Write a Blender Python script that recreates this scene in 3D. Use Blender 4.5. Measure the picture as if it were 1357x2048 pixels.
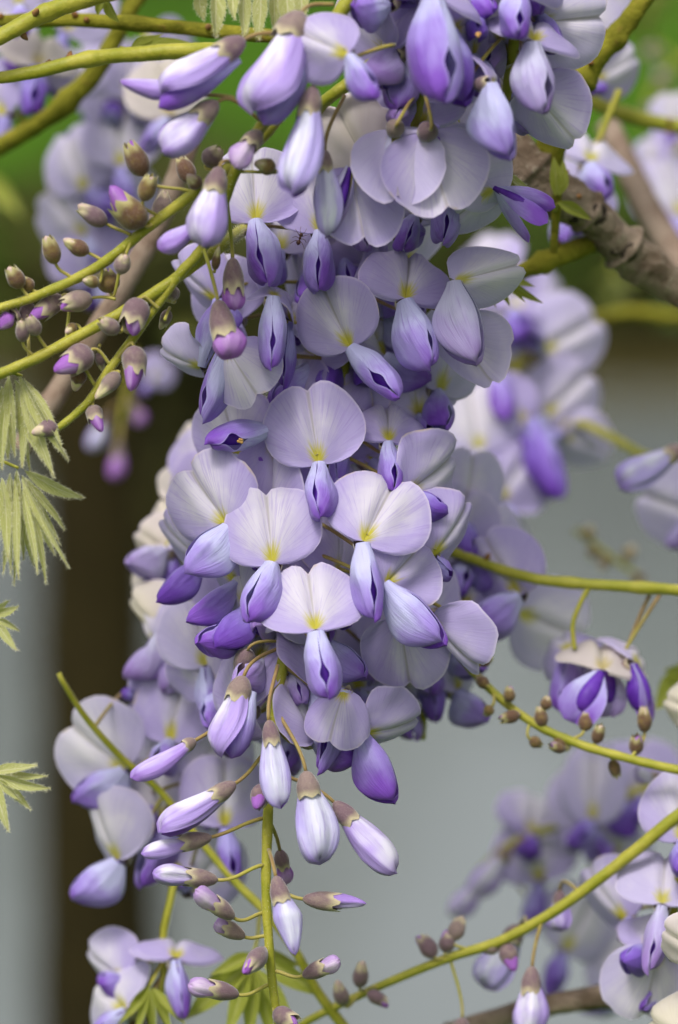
import bpy, math, random
import numpy as np
from mathutils import Matrix, Vector

# ------------------------------------------------------------------ camera, sky, sun, exposure
SC = bpy.context.scene
COL = SC.collection
for o in list(bpy.data.objects):
    bpy.data.objects.remove(o)
PITCH = math.radians(8.0)
CAM = Vector((0.0, 0.0, 2.05))            # eye height above the pond
RIGHT = Vector((1, 0, 0))
FWD = Vector((0, math.cos(PITCH), -math.sin(PITCH)))
UP = Vector((0, math.sin(PITCH), math.cos(PITCH)))
CB = Matrix((RIGHT, FWD, UP)).transposed()   # columns right, forward, up
FOC = 1.0                                  # metres to the raceme in focus
SENS_H, LENS = 23.6, 100.0
U = SENS_H / LENS * FOC / 2048.0           # metres that one photograph pixel spans at the focus distance

cam = bpy.data.cameras.new('camera')
cam.sensor_fit = 'VERTICAL'
cam.sensor_height = SENS_H
cam.sensor_width = SENS_H * 1357 / 2048
cam.lens = LENS
cam.clip_start, cam.clip_end = 0.02, 2000
cam.dof.use_dof = True
cam.dof.focus_distance = FOC - 0.002
cam.dof.aperture_fstop = 4.4
cam.dof.aperture_blades = 0
cam_o = bpy.data.objects.new('camera', cam)
COL.objects.link(cam_o)
cam_o.matrix_world = Matrix.Translation(CAM) @ Matrix((RIGHT, UP, -FWD)).transposed().to_4x4()
SC.camera = cam_o

SUN_EL, SUN_AZ = math.radians(56), math.radians(205)   # azimuth clockwise from +Y: behind the camera, to the left
W = bpy.data.worlds.new('World')
SC.world = W
W.use_nodes = True
wn = W.node_tree
sky = wn.nodes.new('ShaderNodeTexSky')
sky.sky_type = 'NISHITA'
sky.sun_disc = False
sky.sun_elevation = SUN_EL
sky.sun_rotation = SUN_AZ
sky.air_density, sky.dust_density, sky.ozone_density = 1.0, 6.0, 1.0
hs = wn.nodes.new('ShaderNodeHueSaturation')
hs.inputs['Saturation'].default_value = 0.28           # an even overcast
wn.links.new(sky.outputs[0], hs.inputs['Color'])
bg = wn.nodes['Background']
wn.links.new(hs.outputs[0], bg.inputs['Color'])
bg.inputs['Strength'].default_value = 0.13
sl = bpy.data.lights.new('sun', 'SUN')
sl.energy = 1.5
sl.angle = math.radians(14)
sl.color = (1.0, 0.965, 0.92)
sun = bpy.data.objects.new('sun', sl)
COL.objects.link(sun)
sd = Vector((math.sin(SUN_AZ) * math.cos(SUN_EL), math.cos(SUN_AZ) * math.cos(SUN_EL), math.sin(SUN_EL)))
sun.rotation_euler = sd.to_track_quat('Z', 'Y').to_euler()
sun.location = sd * 20
SC.view_settings.view_transform = 'Standard'
SC.view_settings.look = 'None'
SC.view_settings.gamma = 1
SC.view_settings.exposure = 0.42
SC.render.engine = 'CYCLES'
SC.cycles.use_denoising = True
SC.cycles.max_bounces = 8
SC.cycles.transmission_bounces = 6
SC.cycles.use_adaptive_sampling = False
SC.cycles.sample_clamp_indirect = 6

# ------------------------------------------------------------------ helpers
rnd = random.Random(11)


def at(x, y, d=0.0):
    """photograph pixel + millimetres behind the focus plane -> a point in the garden"""
    if 80 < d < 300:
        d = 80 + (d - 80) * 1.7
    z = FOC + d / 1000.0
    k = U * z / FOC
    return CAM + RIGHT * ((x - 678.5) * k) + UP * ((1024 - y) * k) + FWD * z


def ext(pts, far=330):
    """let a stem that leaves the picture run on beyond it"""
    pts = [tuple(q) for q in pts]
    out = lambda q: q[0] < 5 or q[0] > 1352 or q[1] < 5 or q[1] > 2043
    def more(a, b):
        v = (a[0] - b[0], a[1] - b[1])
        l = math.hypot(*v) or 1.0
        return (a[0] + v[0] / l * far, a[1] + v[1] / l * far - 20, a[2])
    away = lambda a, b: out(a) and out(more(a, b)) and math.hypot(more(a, b)[0] - 678, more(a, b)[1] - 1024) > math.hypot(a[0] - 678, a[1] - 1024) + 120
    a0, a1 = away(pts[0], pts[1]), away(pts[-1], pts[-2])
    if a0: pts = [more(pts[0], pts[1])] + pts
    if a1: pts = pts + [more(pts[-1], pts[-2])]
    return pts


def tag(o, label=None, cat=None, group=None, kind=None):
    if label: o['label'] = label
    if cat: o['category'] = cat
    if group: o['group'] = group
    if kind: o['kind'] = kind
    return o


def link(name, data, parent=None, mat=None):
    o = bpy.data.objects.new(name, data)
    COL.objects.link(o)
    if parent is not None:
        o.parent = parent
    if mat is not None:
        o.matrix_basis = mat
    return o


def empty(name, loc, parent=None):
    o = link(name, None, parent)
    o.empty_display_size = 0.01
    o.location = loc
    return o


def mesh(name, v, f, mat=None, uv=None, smooth=True):
    me = bpy.data.meshes.new(name)
    me.from_pydata([tuple(p) for p in v], [], [tuple(q) for q in f])
    if uv is not None:
        l = me.uv_layers.new(name='uv')
        idx = np.empty(len(me.loops), dtype=np.int32)
        me.loops.foreach_get('vertex_index', idx)
        l.data.foreach_set('uv', np.asarray(uv, dtype=np.float32)[idx].ravel())
    if smooth:
        me.polygons.foreach_set('use_smooth', [True] * len(me.polygons))
    if mat is not None:
        me.materials.append(mat)
    return me


def gridfaces(n, m, wrap=False, off=0):
    f = []
    for i in range(n - 1):
        for j in range(m if wrap else m - 1):
            k = (j + 1) % m
            f.append((off + i * m + j, off + i * m + k, off + (i + 1) * m + k, off + (i + 1) * m + j))
    return f


def sheet(name, P, UV, mat, wrap=False, scale=U):
    P = np.asarray(P, float)
    n, m = P.shape[:2]
    return mesh(name, P.reshape(-1, 3) * scale, gridfaces(n, m, wrap), mat, np.asarray(UV, float).reshape(-1, 2))


def smoothpath(pts, n=12):
    """Catmull-Rom through points; returns a list of Vectors"""
    p = [Vector(q) for q in pts]
    if len(p) == 2:
        return [p[0].lerp(p[1], i / n) for i in range(n + 1)]
    q = [p[0] * 2 - p[1]] + p + [p[-1] * 2 - p[-2]]
    out = []
    for i in range(1, len(q) - 2):
        a, b, c, e = q[i - 1], q[i], q[i + 1], q[i + 2]
        for k in range(n):
            t = k / n
            out.append(0.5 * ((2 * b) + (c - a) * t + (2 * a - 5 * b + 4 * c - e) * t * t + (3 * b - a - 3 * c + e) * t ** 3))
    out.append(p[-1])
    return out


def tube_data(path, radii, seg=8, rough=0.0, rs=0, knots=()):
    """rings along a path; rough = relative bumpiness; knots = (t, bump) swellings"""
    rr = random.Random(rs)
    n = len(path)
    V, UV = [], []
    tan = [(path[min(i + 1, n - 1)] - path[max(i - 1, 0)]).normalized() for i in range(n)]
    ref = Vector((0.3, 0.9, 0.2))
    x = (ref - tan[0] * ref.dot(tan[0])).normalized()
    ph = [rr.uniform(0, 6.28) for _ in range(6)]
    for i in range(n):
        x = (x - tan[i] * x.dot(tan[i])).normalized()
        y = tan[i].cross(x)
        t = i / (n - 1)
        r = radii(t) if callable(radii) else radii[0] + (radii[1] - radii[0]) * t
        for kt, kb in knots:
            r *= 1 + kb * math.exp(-((t - kt) * n / 2.2) ** 2)
        for j in range(seg):
            a = 2 * math.pi * j / seg
            w = 1.0
            if rough:
                w += rough * (0.5 * math.sin(3 * a + ph[0] + 9 * t) + 0.4 * math.sin(2 * a + ph[1] - 21 * t)
                              + .35 * math.sin(a + ph[2] + 47 * t) + .25 * math.sin(5 * a + ph[3] + 61 * t) + .2 * math.sin(4 * a - 97 * t + ph[4]) + rr.uniform(-.35, .35))
            V.append(path[i] + (x * math.cos(a) + y * math.sin(a)) * r * w)
            UV.append((j / seg, t))
    return V, UV


def tube(name, path, radii, mat, seg=8, origin=Vector((0, 0, 0)), inv=None, caps=True, rough=0, rs=0, knots=()):
    V, UV = tube_data(path, radii, seg, rough, rs, knots)
    F = gridfaces(len(path), seg, True)
    if caps:
        V += [path[0], path[-1]]
        UV += [(0, 0), (0, 1)]
        a, b, n = len(V) - 2, len(V) - 1, len(path)
        for j in range(seg):
            F.append((a, (j + 1) % seg, j))
            F.append((b, (n - 1) * seg + j, (n - 1) * seg + (j + 1) % seg))
    if inv is not None:
        V = [inv @ v for v in V]
    else:
        V = [v - origin for v in V]
    return mesh(name, V, F, mat, UV)


def hair_mesh(name, path, radii, mat, origin, dens, length, rs=0):
    """fine standing hairs on a stem: one slim triangle each"""
    rr = random.Random(rs)
    V, F = [], []
    n = len(path)
    for i in range(n - 1):
        a, b = path[i], path[i + 1]
        cnt = int((b - a).length / U * dens + rr.random())
        ta = (b - a).normalized()
        x = ta.orthogonal().normalized()
        y = ta.cross(x)
        for _ in range(cnt):
            t = rr.random()
            tt = (i + t) / (n - 1)
            r = radii(tt) if callable(radii) else radii[0] + (radii[1] - radii[0]) * tt
            ang = rr.uniform(0, 6.283)
            nd = x * math.cos(ang) + y * math.sin(ang)
            p = a.lerp(b, t) + nd * r * 0.96 - origin
            L = length * U * rr.uniform(.5, 1.2)
            tip = p + (nd + ta * rr.uniform(-.5, .7) + Vector((0, 0, rr.uniform(-.2, .2)))).normalized() * L
            s = ta.cross(nd) * (0.55 * U)
            k = len(V)
            V += [p - s, p + s, tip]
            F.append((k, k + 1, k + 2))
    return mesh(name, V, F, mat, None, False)


# ------------------------------------------------------------------ materials
class NT:
    def __init__(s, name):
        s.m = bpy.data.materials.new(name)
        s.m.use_nodes = True
        s.t = s.m.node_tree
        s.b = s.t.nodes['Principled BSDF']
        s.out = s.t.nodes['Material Output']

    def put(s, sock, v):
        if hasattr(v, 'is_linked') or hasattr(v, 'links'):
            s.t.links.new(v, sock)
        elif isinstance(v, (tuple, list)) and len(v) == 3 and sock.type == 'RGBA':
            sock.default_value = (*v, 1)
        else:
            sock.default_value = v

    def math(s, op, a, b=0.0, c=None, clamp=False):
        n = s.t.nodes.new('ShaderNodeMath')
        n.operation = op
        n.use_clamp = clamp
        s.put(n.inputs[0], a)
        s.put(n.inputs[1], b)
        if c is not None: s.put(n.inputs[2], c)
        return n.outputs[0]

    def mix(s, f, a, b, mode='MIX'):
        n = s.t.nodes.new('ShaderNodeMix')
        n.data_type = 'RGBA'
        n.blend_type = mode
        s.put(n.inputs[0], f)
        s.put(n.inputs[6], a)
        s.put(n.inputs[7], b)
        return n.outputs[2]

    def step(s, x, a, b):      # smooth 0..1 as x goes from a to b
        n = s.t.nodes.new('ShaderNodeMapRange')
        n.interpolation_type = 'SMOOTHSTEP'
        s.put(n.inputs[0], x)
        n.inputs[1].default_value, n.inputs[2].default_value = a, b
        return n.outputs[0]

    def lin(s, x, a, b, c, d):
        n = s.t.nodes.new('ShaderNodeMapRange')
        s.put(n.inputs[0], x)
        for i, v in enumerate((a, b, c, d)): n.inputs[1 + i].default_value = v
        return n.outputs[0]

    def uv(s):
        n = s.t.nodes.new('ShaderNodeUVMap')
        n.uv_map = 'uv'
        q = s.t.nodes.new('ShaderNodeSeparateXYZ')
        s.t.links.new(n.outputs[0], q.inputs[0])
        return q.outputs[0], q.outputs[1]

    def xyz(s, x, y, z=0.0):
        n = s.t.nodes.new('ShaderNodeCombineXYZ')
        s.put(n.inputs[0], x); s.put(n.inputs[1], y); s.put(n.inputs[2], z)
        return n.outputs[0]

    def coord(s, which='Object'):
        return s.t.nodes.new('ShaderNodeTexCoord').outputs[which]

    def noise(s, vec, scale, detail=2.0, rough=0.5, dist=0.0, col=False):
        n = s.t.nodes.new('ShaderNodeTexNoise')
        s.t.links.new(vec, n.inputs['Vector'])
        n.inputs['Scale'].default_value = scale
        n.inputs['Detail'].default_value = detail
        n.inputs['Roughness'].default_value = rough
        n.inputs['Distortion'].default_value = dist
        return n.outputs[1 if col else 0]

    def rand(s):
        return s.t.nodes.new('ShaderNodeObjectInfo').outputs['Random']

    def bump(s, h, strength, dist):
        n = s.t.nodes.new('ShaderNodeBump')
        n.inputs['Strength'].default_value = strength
        n.inputs['Distance'].default_value = dist
        s.put(n.inputs['Height'], h)
        return n.outputs[0]

    def finish(s, colour, rough=0.5, spec=0.3, trans=0.0, normal=None, sheen=0.0, tcol=None):
        s.put(s.b.inputs['Base Color'], colour)
        s.put(s.b.inputs['Roughness'], rough)
        s.put(s.b.inputs['Specular IOR Level'], spec)
        if sheen:
            s.b.inputs['Sheen Weight'].default_value = sheen
            s.b.inputs['Sheen Roughness'].default_value = 0.4
        if normal is not None: s.t.links.new(normal, s.b.inputs['Normal'])
        if trans:
            tr = s.t.nodes.new('ShaderNodeBsdfTranslucent')
            s.put(tr.inputs['Color'], tcol if tcol is not None else colour)
            if normal is not None: s.t.links.new(normal, tr.inputs['Normal'])
            mx = s.t.nodes.new('ShaderNodeMixShader')
            mx.inputs[0].default_value = trans
            s.t.links.new(s.b.outputs[0], mx.inputs[1])
            s.t.links.new(tr.outputs[0], mx.inputs[2])
            s.t.links.new(mx.outputs[0], s.out.inputs[0])
        return s.m


def petal_banner(name, lav, pale, yellow, edge, vein=0.5):
    n = NT(name)
    u, v = n.uv()                                    # u across the fan 0..1, v from the claw to the rim
    r = n.rand()
    a = n.math('ABSOLUTE', n.math('SUBTRACT', u, 0.5))      # 0 at the midline, .5 at the side
    seed = n.math('MULTIPLY', r, 37.0)
    streak = n.noise(n.xyz(n.math('MULTIPLY', u, 46.0), n.math('MULTIPLY', v, 1.3), seed), 1.0, 3.0, .6)
    veins = n.noise(n.xyz(n.math('MULTIPLY', u, 120.0), n.math('MULTIPLY', v, 2.2), seed), 1.0, 2.0, .55)
    blot = n.noise(n.xyz(n.math('MULTIPLY', u, 5.0), n.math('MULTIPLY', v, 3.0), seed), 1.0, 3.0, .6)
    w = n.math('ADD', n.math('ADD', n.math('MULTIPLY', a, 2.3), n.math('MULTIPLY', n.math('POWER', v, 2.4), .38)),
               n.math('MULTIPLY', n.math('SUBTRACT', streak, .5), .20))
    w = n.math('ADD', w, n.math('MULTIPLY', n.math('SUBTRACT', blot, .5), .55))
    w = n.math('ADD', w, n.math('MULTIPLY', n.math('SUBTRACT', r, .5), .40))
    c = n.mix(n.step(w, .0, .64), pale, lav)
    c = n.mix(n.math('MULTIPLY', n.step(blot, .5, .8), .30), c, pale)
    c = n.mix(n.math('MULTIPLY', n.step(veins, .50, .70), vein * .55), c, edge)
    y = n.math('ADD', n.math('ADD', v, n.math('MULTIPLY', a, .42)), n.math('MULTIPLY', n.math('SUBTRACT', streak, .5), .30))
    c = n.mix(n.math('SUBTRACT', 1.0, n.step(y, .13, .335)), c, yellow)
    mid = n.math('SUBTRACT', 1.0, n.step(a, .0, .012))
    c = n.mix(n.math('MULTIPLY', mid, .5), c, (.33, .30, .22))  # shade of the crease painted into the colour along the midline
    c = n.mix(n.math('MULTIPLY', n.step(v, .955, .99), .55), c, (.74, .66, .82))  # edge highlight painted into the colour of the rim
    brown = n.math('MULTIPLY', n.step(n.math('ADD', v, n.math('MULTIPLY', n.math('SUBTRACT', blot, .5), .25)), .955, 1.03), n.step(n.noise(n.xyz(n.math('MULTIPLY', u, 7.0), seed, 3.0), 1.0, 3.0, .6), .52, .64))
    c = n.mix(n.math('MULTIPLY', brown, .75), c, (.60, .46, .24))
    nm = n.bump(n.math('ADD', veins, n.math('MULTIPLY', streak, .8)), .16, .0005)
    return n.finish(c, .55, .25, .38, nm, .12)


def petal_wing(name, base, mid, tip, dark):
    n = NT(name)
    u, v = n.uv()
    r = n.rand()
    seed = n.math('MULTIPLY', r, 53.0)
    veins = n.noise(n.xyz(n.math('ADD', n.math('MULTIPLY', u, 34.0), n.math('MULTIPLY', v, 9.0)), n.math('MULTIPLY', v, 2.0), seed), 1.0, 3.0, .6)
    blot = n.noise(n.xyz(n.math('MULTIPLY', u, 3.0), n.math('MULTIPLY', v, 3.0), seed), 1.0, 2.0)
    t = n.math('ADD', v, n.math('MULTIPLY', n.math('SUBTRACT', blot, .5), .7))
    t = n.math('ADD', t, n.math('MULTIPLY', n.math('SUBTRACT', r, .5), .45))
    c = n.mix(n.step(t, .12, .60), base, mid)
    c = n.mix(n.step(t, .55, 1.05), c, tip)
    c = n.mix(n.math('MULTIPLY', n.step(veins, .52, .72), .55), c, dark)
    c = n.mix(n.math('MULTIPLY', n.math('SUBTRACT', 1.0, n.step(u, .0, .05)), .35), c, base)
    nm = n.bump(veins, .5, .0005)
    return n.finish(c, .48, .3, .24, nm, .10)


def plain(name, a, b, scale, rough=.6, trans=0.0, bump=.2, bd=.0004, sheen=0.0, spec=.3, lo=.35, hi=.65, stretch=None):
    n = NT(name)
    co = n.coord()
    if stretch:
        mp = n.t.nodes.new('ShaderNodeMapping')
        mp.inputs['Scale'].default_value = stretch
        n.t.links.new(co, mp.inputs[0])
        co = mp.outputs[0]
    f = n.noise(co, scale, 4.0, .6)
    c = n.mix(n.step(f, lo, hi), a, b)
    g = n.noise(co, scale * 5, 3.0, .6)
    return n.finish(c, rough, spec, trans, n.bump(g, bump, bd), sheen)


M = {}
M['banner'] = petal_banner('banner', (.49, .41, .72), (.73, .685, .775), (.55, .49, .05), (.37, .26, .63), .7)
M['banner_pale'] = petal_banner('banner_pale', (.56, .50, .74), (.78, .73, .80), (.56, .51, .10), (.45, .37, .66), .6)
M['banner_old'] = petal_banner('banner_old', (.66, .58, .56), (.74, .67, .55), (.58, .48, .22), (.60, .50, .42), .3)
M['wing'] = petal_wing('wing', (.56, .56, .84), (.36, .265, .69), (.225, .08, .53), (.24, .12, .55))
M['wing_deep'] = petal_wing('wing_deep', (.40, .36, .73), (.235, .135, .56), (.15, .045, .43), (.15, .055, .43))
M['wing_dull'] = petal_wing('wing_dull', (.58, .56, .76), (.44, .36, .66), (.33, .20, .55), (.26, .15, .48))
M['keel'] = plain('keel', (.13, .035, .40), (.08, .015, .28), 300, .5, .15)


def folded_banner(name, ridge, flank, tip):
    n = NT(name)
    u, v = n.uv()
    r = n.rand()
    seed = n.math('MULTIPLY', r, 41.0)
    a = n.math('ABSOLUTE', n.math('SUBTRACT', u, .5))
    veins = n.noise(n.xyz(n.math('MULTIPLY', u, 38.0), n.math('MULTIPLY', v, 2.0), seed), 1.0, 3.0, .6)
    blot = n.noise(n.xyz(n.math('MULTIPLY', u, 4.0), n.math('MULTIPLY', v, 2.0), seed), 1.0, 2.0)
    w = n.math('ADD', n.math('MULTIPLY', a, 2.2), n.math('MULTIPLY', n.math('SUBTRACT', blot, .5), 1.2))
    c = n.mix(n.step(w, -.10, .50), ridge, flank)
    c = n.mix(n.math('MULTIPLY', n.step(v, .82, 1.0), .5), c, tip)
    c = n.mix(n.math('MULTIPLY', n.step(veins, .52, .72), .42), c, tip)
    c = n.mix(n.math('MULTIPLY', n.math('SUBTRACT', 1.0, n.step(v, .02, .16)), .6), c, (.70, .66, .52))
    return n.finish(c, .5, .3, .22, n.bump(veins, .45, .0005), .12)


M['fold'] = folded_banner('folded_banner', (.74, .71, .82), (.44, .32, .72), (.30, .14, .59))
M['fold_blue'] = folded_banner('folded_banner_blue', (.72, .72, .85), (.47, .40, .77), (.27, .12, .57))
M['fold_violet'] = folded_banner('folded_banner_violet', (.56, .46, .80), (.40, .25, .68), (.27, .10, .54))
M['tip_magenta'] = folded_banner('tip_magenta', (.50, .30, .62), (.36, .13, .52), (.28, .07, .45))
M['fold_pink'] = folded_banner('folded_banner_pink', (.68, .56, .72), (.48, .32, .62), (.40, .20, .55))


def calyx_mat(name, a, b, rim):
    n = NT(name)
    u, v = n.uv()
    co = n.coord()
    f = n.noise(co, 420, 4, .65)
    f2 = n.noise(co, 2600, 2, .6)
    r = n.rand()
    c = n.mix(n.step(n.math('ADD', f, n.math('MULTIPLY', n.math('SUBTRACT', r, .5), .3)), .36, .66), a, b)
    c = n.mix(n.step(v, .72, 1.0), c, rim)
    c = n.mix(n.math('MULTIPLY', n.step(f2, .5, .75), .25), c, (.42, .37, .34))
    return n.finish(c, .75, .2, .08, n.bump(f2, .4, .0004), .5)


M['calyx'] = calyx_mat('calyx', (.17, .105, .125), (.24, .175, .155), (.50, .43, .27))
M['calyx_brown'] = calyx_mat('calyx_brown', (.135, .07, .042), (.20, .135, .04), (.46, .41, .18))
n = NT('stem')
co = n.coord()
f = n.noise(co, 130, 4, .6)
g = n.noise(co, 900, 3, .6)
h = n.noise(co, 60, 3, .6)
c = n.mix(n.step(f, .35, .65), (.24, .245, .014), (.36, .33, .04))
c = n.mix(n.math('MULTIPLY', n.step(g, .60, .75), .45), c, (.30, .20, .05))
c = n.mix(n.math('MULTIPLY', n.step(h, .58, .72), .45), c, (.20, .17, .03))
M['stem'] = n.finish(c, .5, .3, 0, n.bump(g, .4, .0006), .15)
M['pedicel'] = plain('pedicel', (.34, .29, .06), (.25, .16, .06), 120, .55, 0, .2, .0004, .3)
M['pedicel_green'] = plain('pedicel_green', (.36, .34, .05), (.34, .28, .07), 120, .55, 0, .2, .0004, .3)
M['hair'] = NT('hair').finish((.72, .70, .48), .6, .2, .4)
M['leaf'] = None
M['anther'] = plain('anther', (.55, .32, .10), (.40, .20, .06), 500)
M['filament'] = plain('filament', (.70, .66, .55), (.62, .56, .45), 500, .5, .3)


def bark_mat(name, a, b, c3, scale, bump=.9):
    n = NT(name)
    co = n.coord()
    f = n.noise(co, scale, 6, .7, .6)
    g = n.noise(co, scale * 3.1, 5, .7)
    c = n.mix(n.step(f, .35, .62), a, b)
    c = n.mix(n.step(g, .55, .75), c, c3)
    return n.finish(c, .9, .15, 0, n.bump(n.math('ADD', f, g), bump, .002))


M['bark'] = bark_mat('bark', (.13, .09, .06), (.30, .23, .17), (.44, .39, .29), 110)
M['twig'] = bark_mat('twig', (.22, .15, .11), (.34, .26, .20), (.27, .2, .15), 130, .4)
M['shoot'] = bark_mat('shoot', (.12, .115, .010), (.24, .22, .022), (.20, .12, .03), 90, .6)
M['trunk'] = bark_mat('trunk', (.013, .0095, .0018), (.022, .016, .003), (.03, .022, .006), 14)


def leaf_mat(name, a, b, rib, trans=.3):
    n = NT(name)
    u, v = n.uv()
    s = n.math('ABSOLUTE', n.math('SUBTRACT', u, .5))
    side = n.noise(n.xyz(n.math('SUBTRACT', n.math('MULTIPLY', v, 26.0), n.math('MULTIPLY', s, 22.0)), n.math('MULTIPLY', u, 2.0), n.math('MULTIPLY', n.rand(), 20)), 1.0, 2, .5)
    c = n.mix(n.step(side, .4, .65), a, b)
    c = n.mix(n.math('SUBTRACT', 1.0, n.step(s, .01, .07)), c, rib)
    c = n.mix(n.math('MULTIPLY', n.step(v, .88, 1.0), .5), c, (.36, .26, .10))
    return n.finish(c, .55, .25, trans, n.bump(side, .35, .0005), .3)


M['leaf_young'] = leaf_mat('leaf_young', (.46, .47, .15), (.56, .56, .26), (.64, .62, .36), .42)
M['leaf_green'] = leaf_mat('leaf_green', (.32, .35, .04), (.40, .42, .08), (.46, .46, .14), .4)
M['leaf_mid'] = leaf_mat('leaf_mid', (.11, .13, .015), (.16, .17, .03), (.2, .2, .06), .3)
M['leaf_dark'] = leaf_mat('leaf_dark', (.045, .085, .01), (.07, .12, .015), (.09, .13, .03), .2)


# ------------------------------------------------------------------ petal shapes (all in photograph pixels)
TH = np.radians(112)
_ang = np.radians([0, 8, 18, 32, 52, 70, 87, 100, 112])
_rad = np.array([155, 166, 169, 162, 137, 110, 70, 34, 16.0])


def banner_shape(name, mat, seed=0, side=.25, top=.25, crease=7, wav=3.0, edge=-5, fold=0.0, curl=0.0, torn=0.0, lip=1.0):
    rr = random.Random(seed)
    curls = [(rr.uniform(-1.75, 1.75), rr.uniform(.16, .42), lip * rr.choice((-1, -1, 1)) * rr.uniform(4, 20)) for _ in range(3)]
    nick = (rr.uniform(-1.3, 1.3), rr.uniform(.03, .07), rr.uniform(0, .07))
    notch = rr.uniform(.0, .05)
    nr, nt = 18, 33
    th = np.linspace(-TH, TH, nt)
    th = np.sign(th) * TH * (np.abs(th) / TH) ** 1.15
    ph = [rr.uniform(0, 6.28) for _ in range(8)]
    asym = rr.uniform(-.05, .05)
    P = np.zeros((nr, nt, 3))
    UV = np.zeros((nr, nt, 2))
    for i in range(nr):
        rho = (i / (nr - 1)) ** .85
        for j, a in enumerate(th):
            R = np.interp(abs(a), _ang, _rad) * (1 + asym * np.sign(a) * min(1, abs(a) * 2))
            R *= 1 + .018 * math.sin(3 * a + ph[0]) + .012 * math.sin(7 * a + ph[1])
            R *= 1 - nick[2] * math.exp(-((a - nick[0]) / nick[1]) ** 2) - notch * math.exp(-(a / .09) ** 2)
            if torn: R *= 1 - torn * max(0, math.sin(5 * a + ph[2])) ** 3
            r = R * rho
            x, z = r * math.sin(a), r * math.cos(a)
            ax = abs(x)
            # side reflex: bend about the vertical
            k = side / 100.0
            if abs(k) > 1e-6:
                ang = k * ax
                xs, ys = math.sin(ang) / k, (1 - math.cos(ang)) / k
            else:
                xs, ys = ax, 0
            # V fold of the two halves about the midline
            cf, sf = math.cos(fold), math.sin(fold)
            xs, ys = xs * cf - ys * sf, xs * sf + ys * cf
            # crease (a groove along the midline, standing proud beside it)
            hz = min(1, max(0, z) / 60)
            ys += 1.5 * crease * math.exp(-(ax / 6.0) ** 1.2) * hz - 8 * math.exp(-((ax - 24) / 20) ** 2) * hz
            ys += edge * -1 * max(0, (rho - .8) / .2) ** 2
            ys += wav * rho ** 2 * (math.sin(4 * a + ph[3]) + .7 * math.sin(9 * a + ph[4])) + 1.2 * rho * math.sin(x * .06 + ph[5]) * math.sin(z * .05 + ph[6])
            for ca_, cw_, ck_ in curls:
                ys += ck_ * math.exp(-((a - ca_) / cw_) ** 2) * max(0, (rho - .55) / .45) ** 2.2
            if curl and a > 0: ys -= curl * max(0, (ax - 45) / 60) ** 2
            X = math.copysign(xs, x) if ax > 1e-9 else 0
            # top reflex: roll back about a horizontal line
            kz = top / 130.0
            zz = z - 35
            if zz > 0 and abs(kz) > 1e-6:
                ang = kz * zz
                Z = 35 + math.sin(ang) / kz - ys * math.sin(ang)
                Y = (1 - math.cos(ang)) / kz + ys * math.cos(ang)
            else:
                Z, Y = z, ys
            P[i, j] = (X, Y, Z)
            UV[i, j] = ((a / TH + 1) / 2, rho)
    return sheet(name, P, UV, mat)


def prof(t, pts):
    a = np.array(pts, float)
    return float(np.interp(t, a[:, 0], a[:, 1]))


def eprof(t, wide, base, pw=2.3):
    """claw -> widest near 0.5 -> rounded tip"""
    g = base + (1 - base) * math.sin(min(1, t / wide) * math.pi / 2) ** 1.3
    if t > wide:
        q = (t - wide) / (1 - wide)
        g *= math.sqrt(max(0, 1 - q ** pw))
    return g


def wing_shape(name, mat, sgn, seed=0, w=31, dd=40, gap=.3, tipc=10, spread=0.0, L=118):
    """one wing of the pair: half a pouch; front seam at -Y, closed above and gaping towards the tip"""
    rr = random.Random(seed)
    n, m = 24, 17
    ph = [rr.uniform(0, 6.28) for _ in range(6)]
    rk = rr.uniform(.8, 2.4)
    P = np.zeros((n, m, 3)); UV = np.zeros((n, m, 2))
    for i in range(n):
        t = i / (n - 1)
        e = eprof(t, .50, .42, 2.0)
        er = eprof(t, .58, .26, 1.9)
        g = gap * math.exp(-((t - .71) / .085) ** 2)
        for j in range(m):
            s = j / (m - 1)
            phi = g + (math.pi * .94 - g) * s
            wx = w * e * max(0, math.sin(phi)) ** .62
            wx *= 1 - .13 * math.exp(-((s - .30 - .1 * t) / .07) ** 2) * math.sin(math.pi * t) - .08 * math.exp(-((s - .62 + .15 * t) / .08) ** 2)
            cy = math.cos(phi)
            y = -dd * .72 * e * cy if cy > 0 else -dd * 1.12 * er * cy
            lip = math.exp(-(s / .10) ** 2)
            wx += lip * 1.0 * math.exp(-((t - .75) / .18) ** 2) + .25
            y -= lip * 4.5 * e
            wx += spread * t * t * 30
            wx += 6 * e * max(0, (s - .78) / .22) ** 1.5
            wx += rk * e * math.sin(7 * s + 5 * t + ph[4]) + rk * .6 * e * math.sin(11 * t + ph[5] + 3 * s)
            y += -tipc * t * t - 14 * t ** 4 + 2.5 * math.sin(6 * t + ph[0]) * s
            wx *= 1 + .05 * math.sin(5 * t + ph[1]) + .04 * math.sin(9 * s + ph[2] + 4 * t)
            P[i, j] = (sgn * wx, y, L * t * (1 + .05 * sgn * math.sin(ph[3]) * t) - 5 * lip * t + 5 * math.sin(s * 3.1) * t * t)
            UV[i, j] = (s, t)
    me = sheet(name, P, UV, mat)
    return me


def pouch_shape(name, mat, seed=0, w=20, dd=22, tipc=2, L=100, wide=.6, pw=2.0):
    n, m = 14, 14
    P = np.zeros((n, m, 3)); UV = np.zeros((n, m, 2))
    for i in range(n):
        t = i / (n - 1)
        e = eprof(t, wide, .3, pw)
        for j in range(m):
            a = 2 * math.pi * j / m
            P[i, j] = (w * e * math.sin(a), -dd * e * math.cos(a) - tipc * t * t, L * t)
            UV[i, j] = (abs(1 - 2 * j / m), t)
    return sheet(name, P, UV, mat, True)


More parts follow.
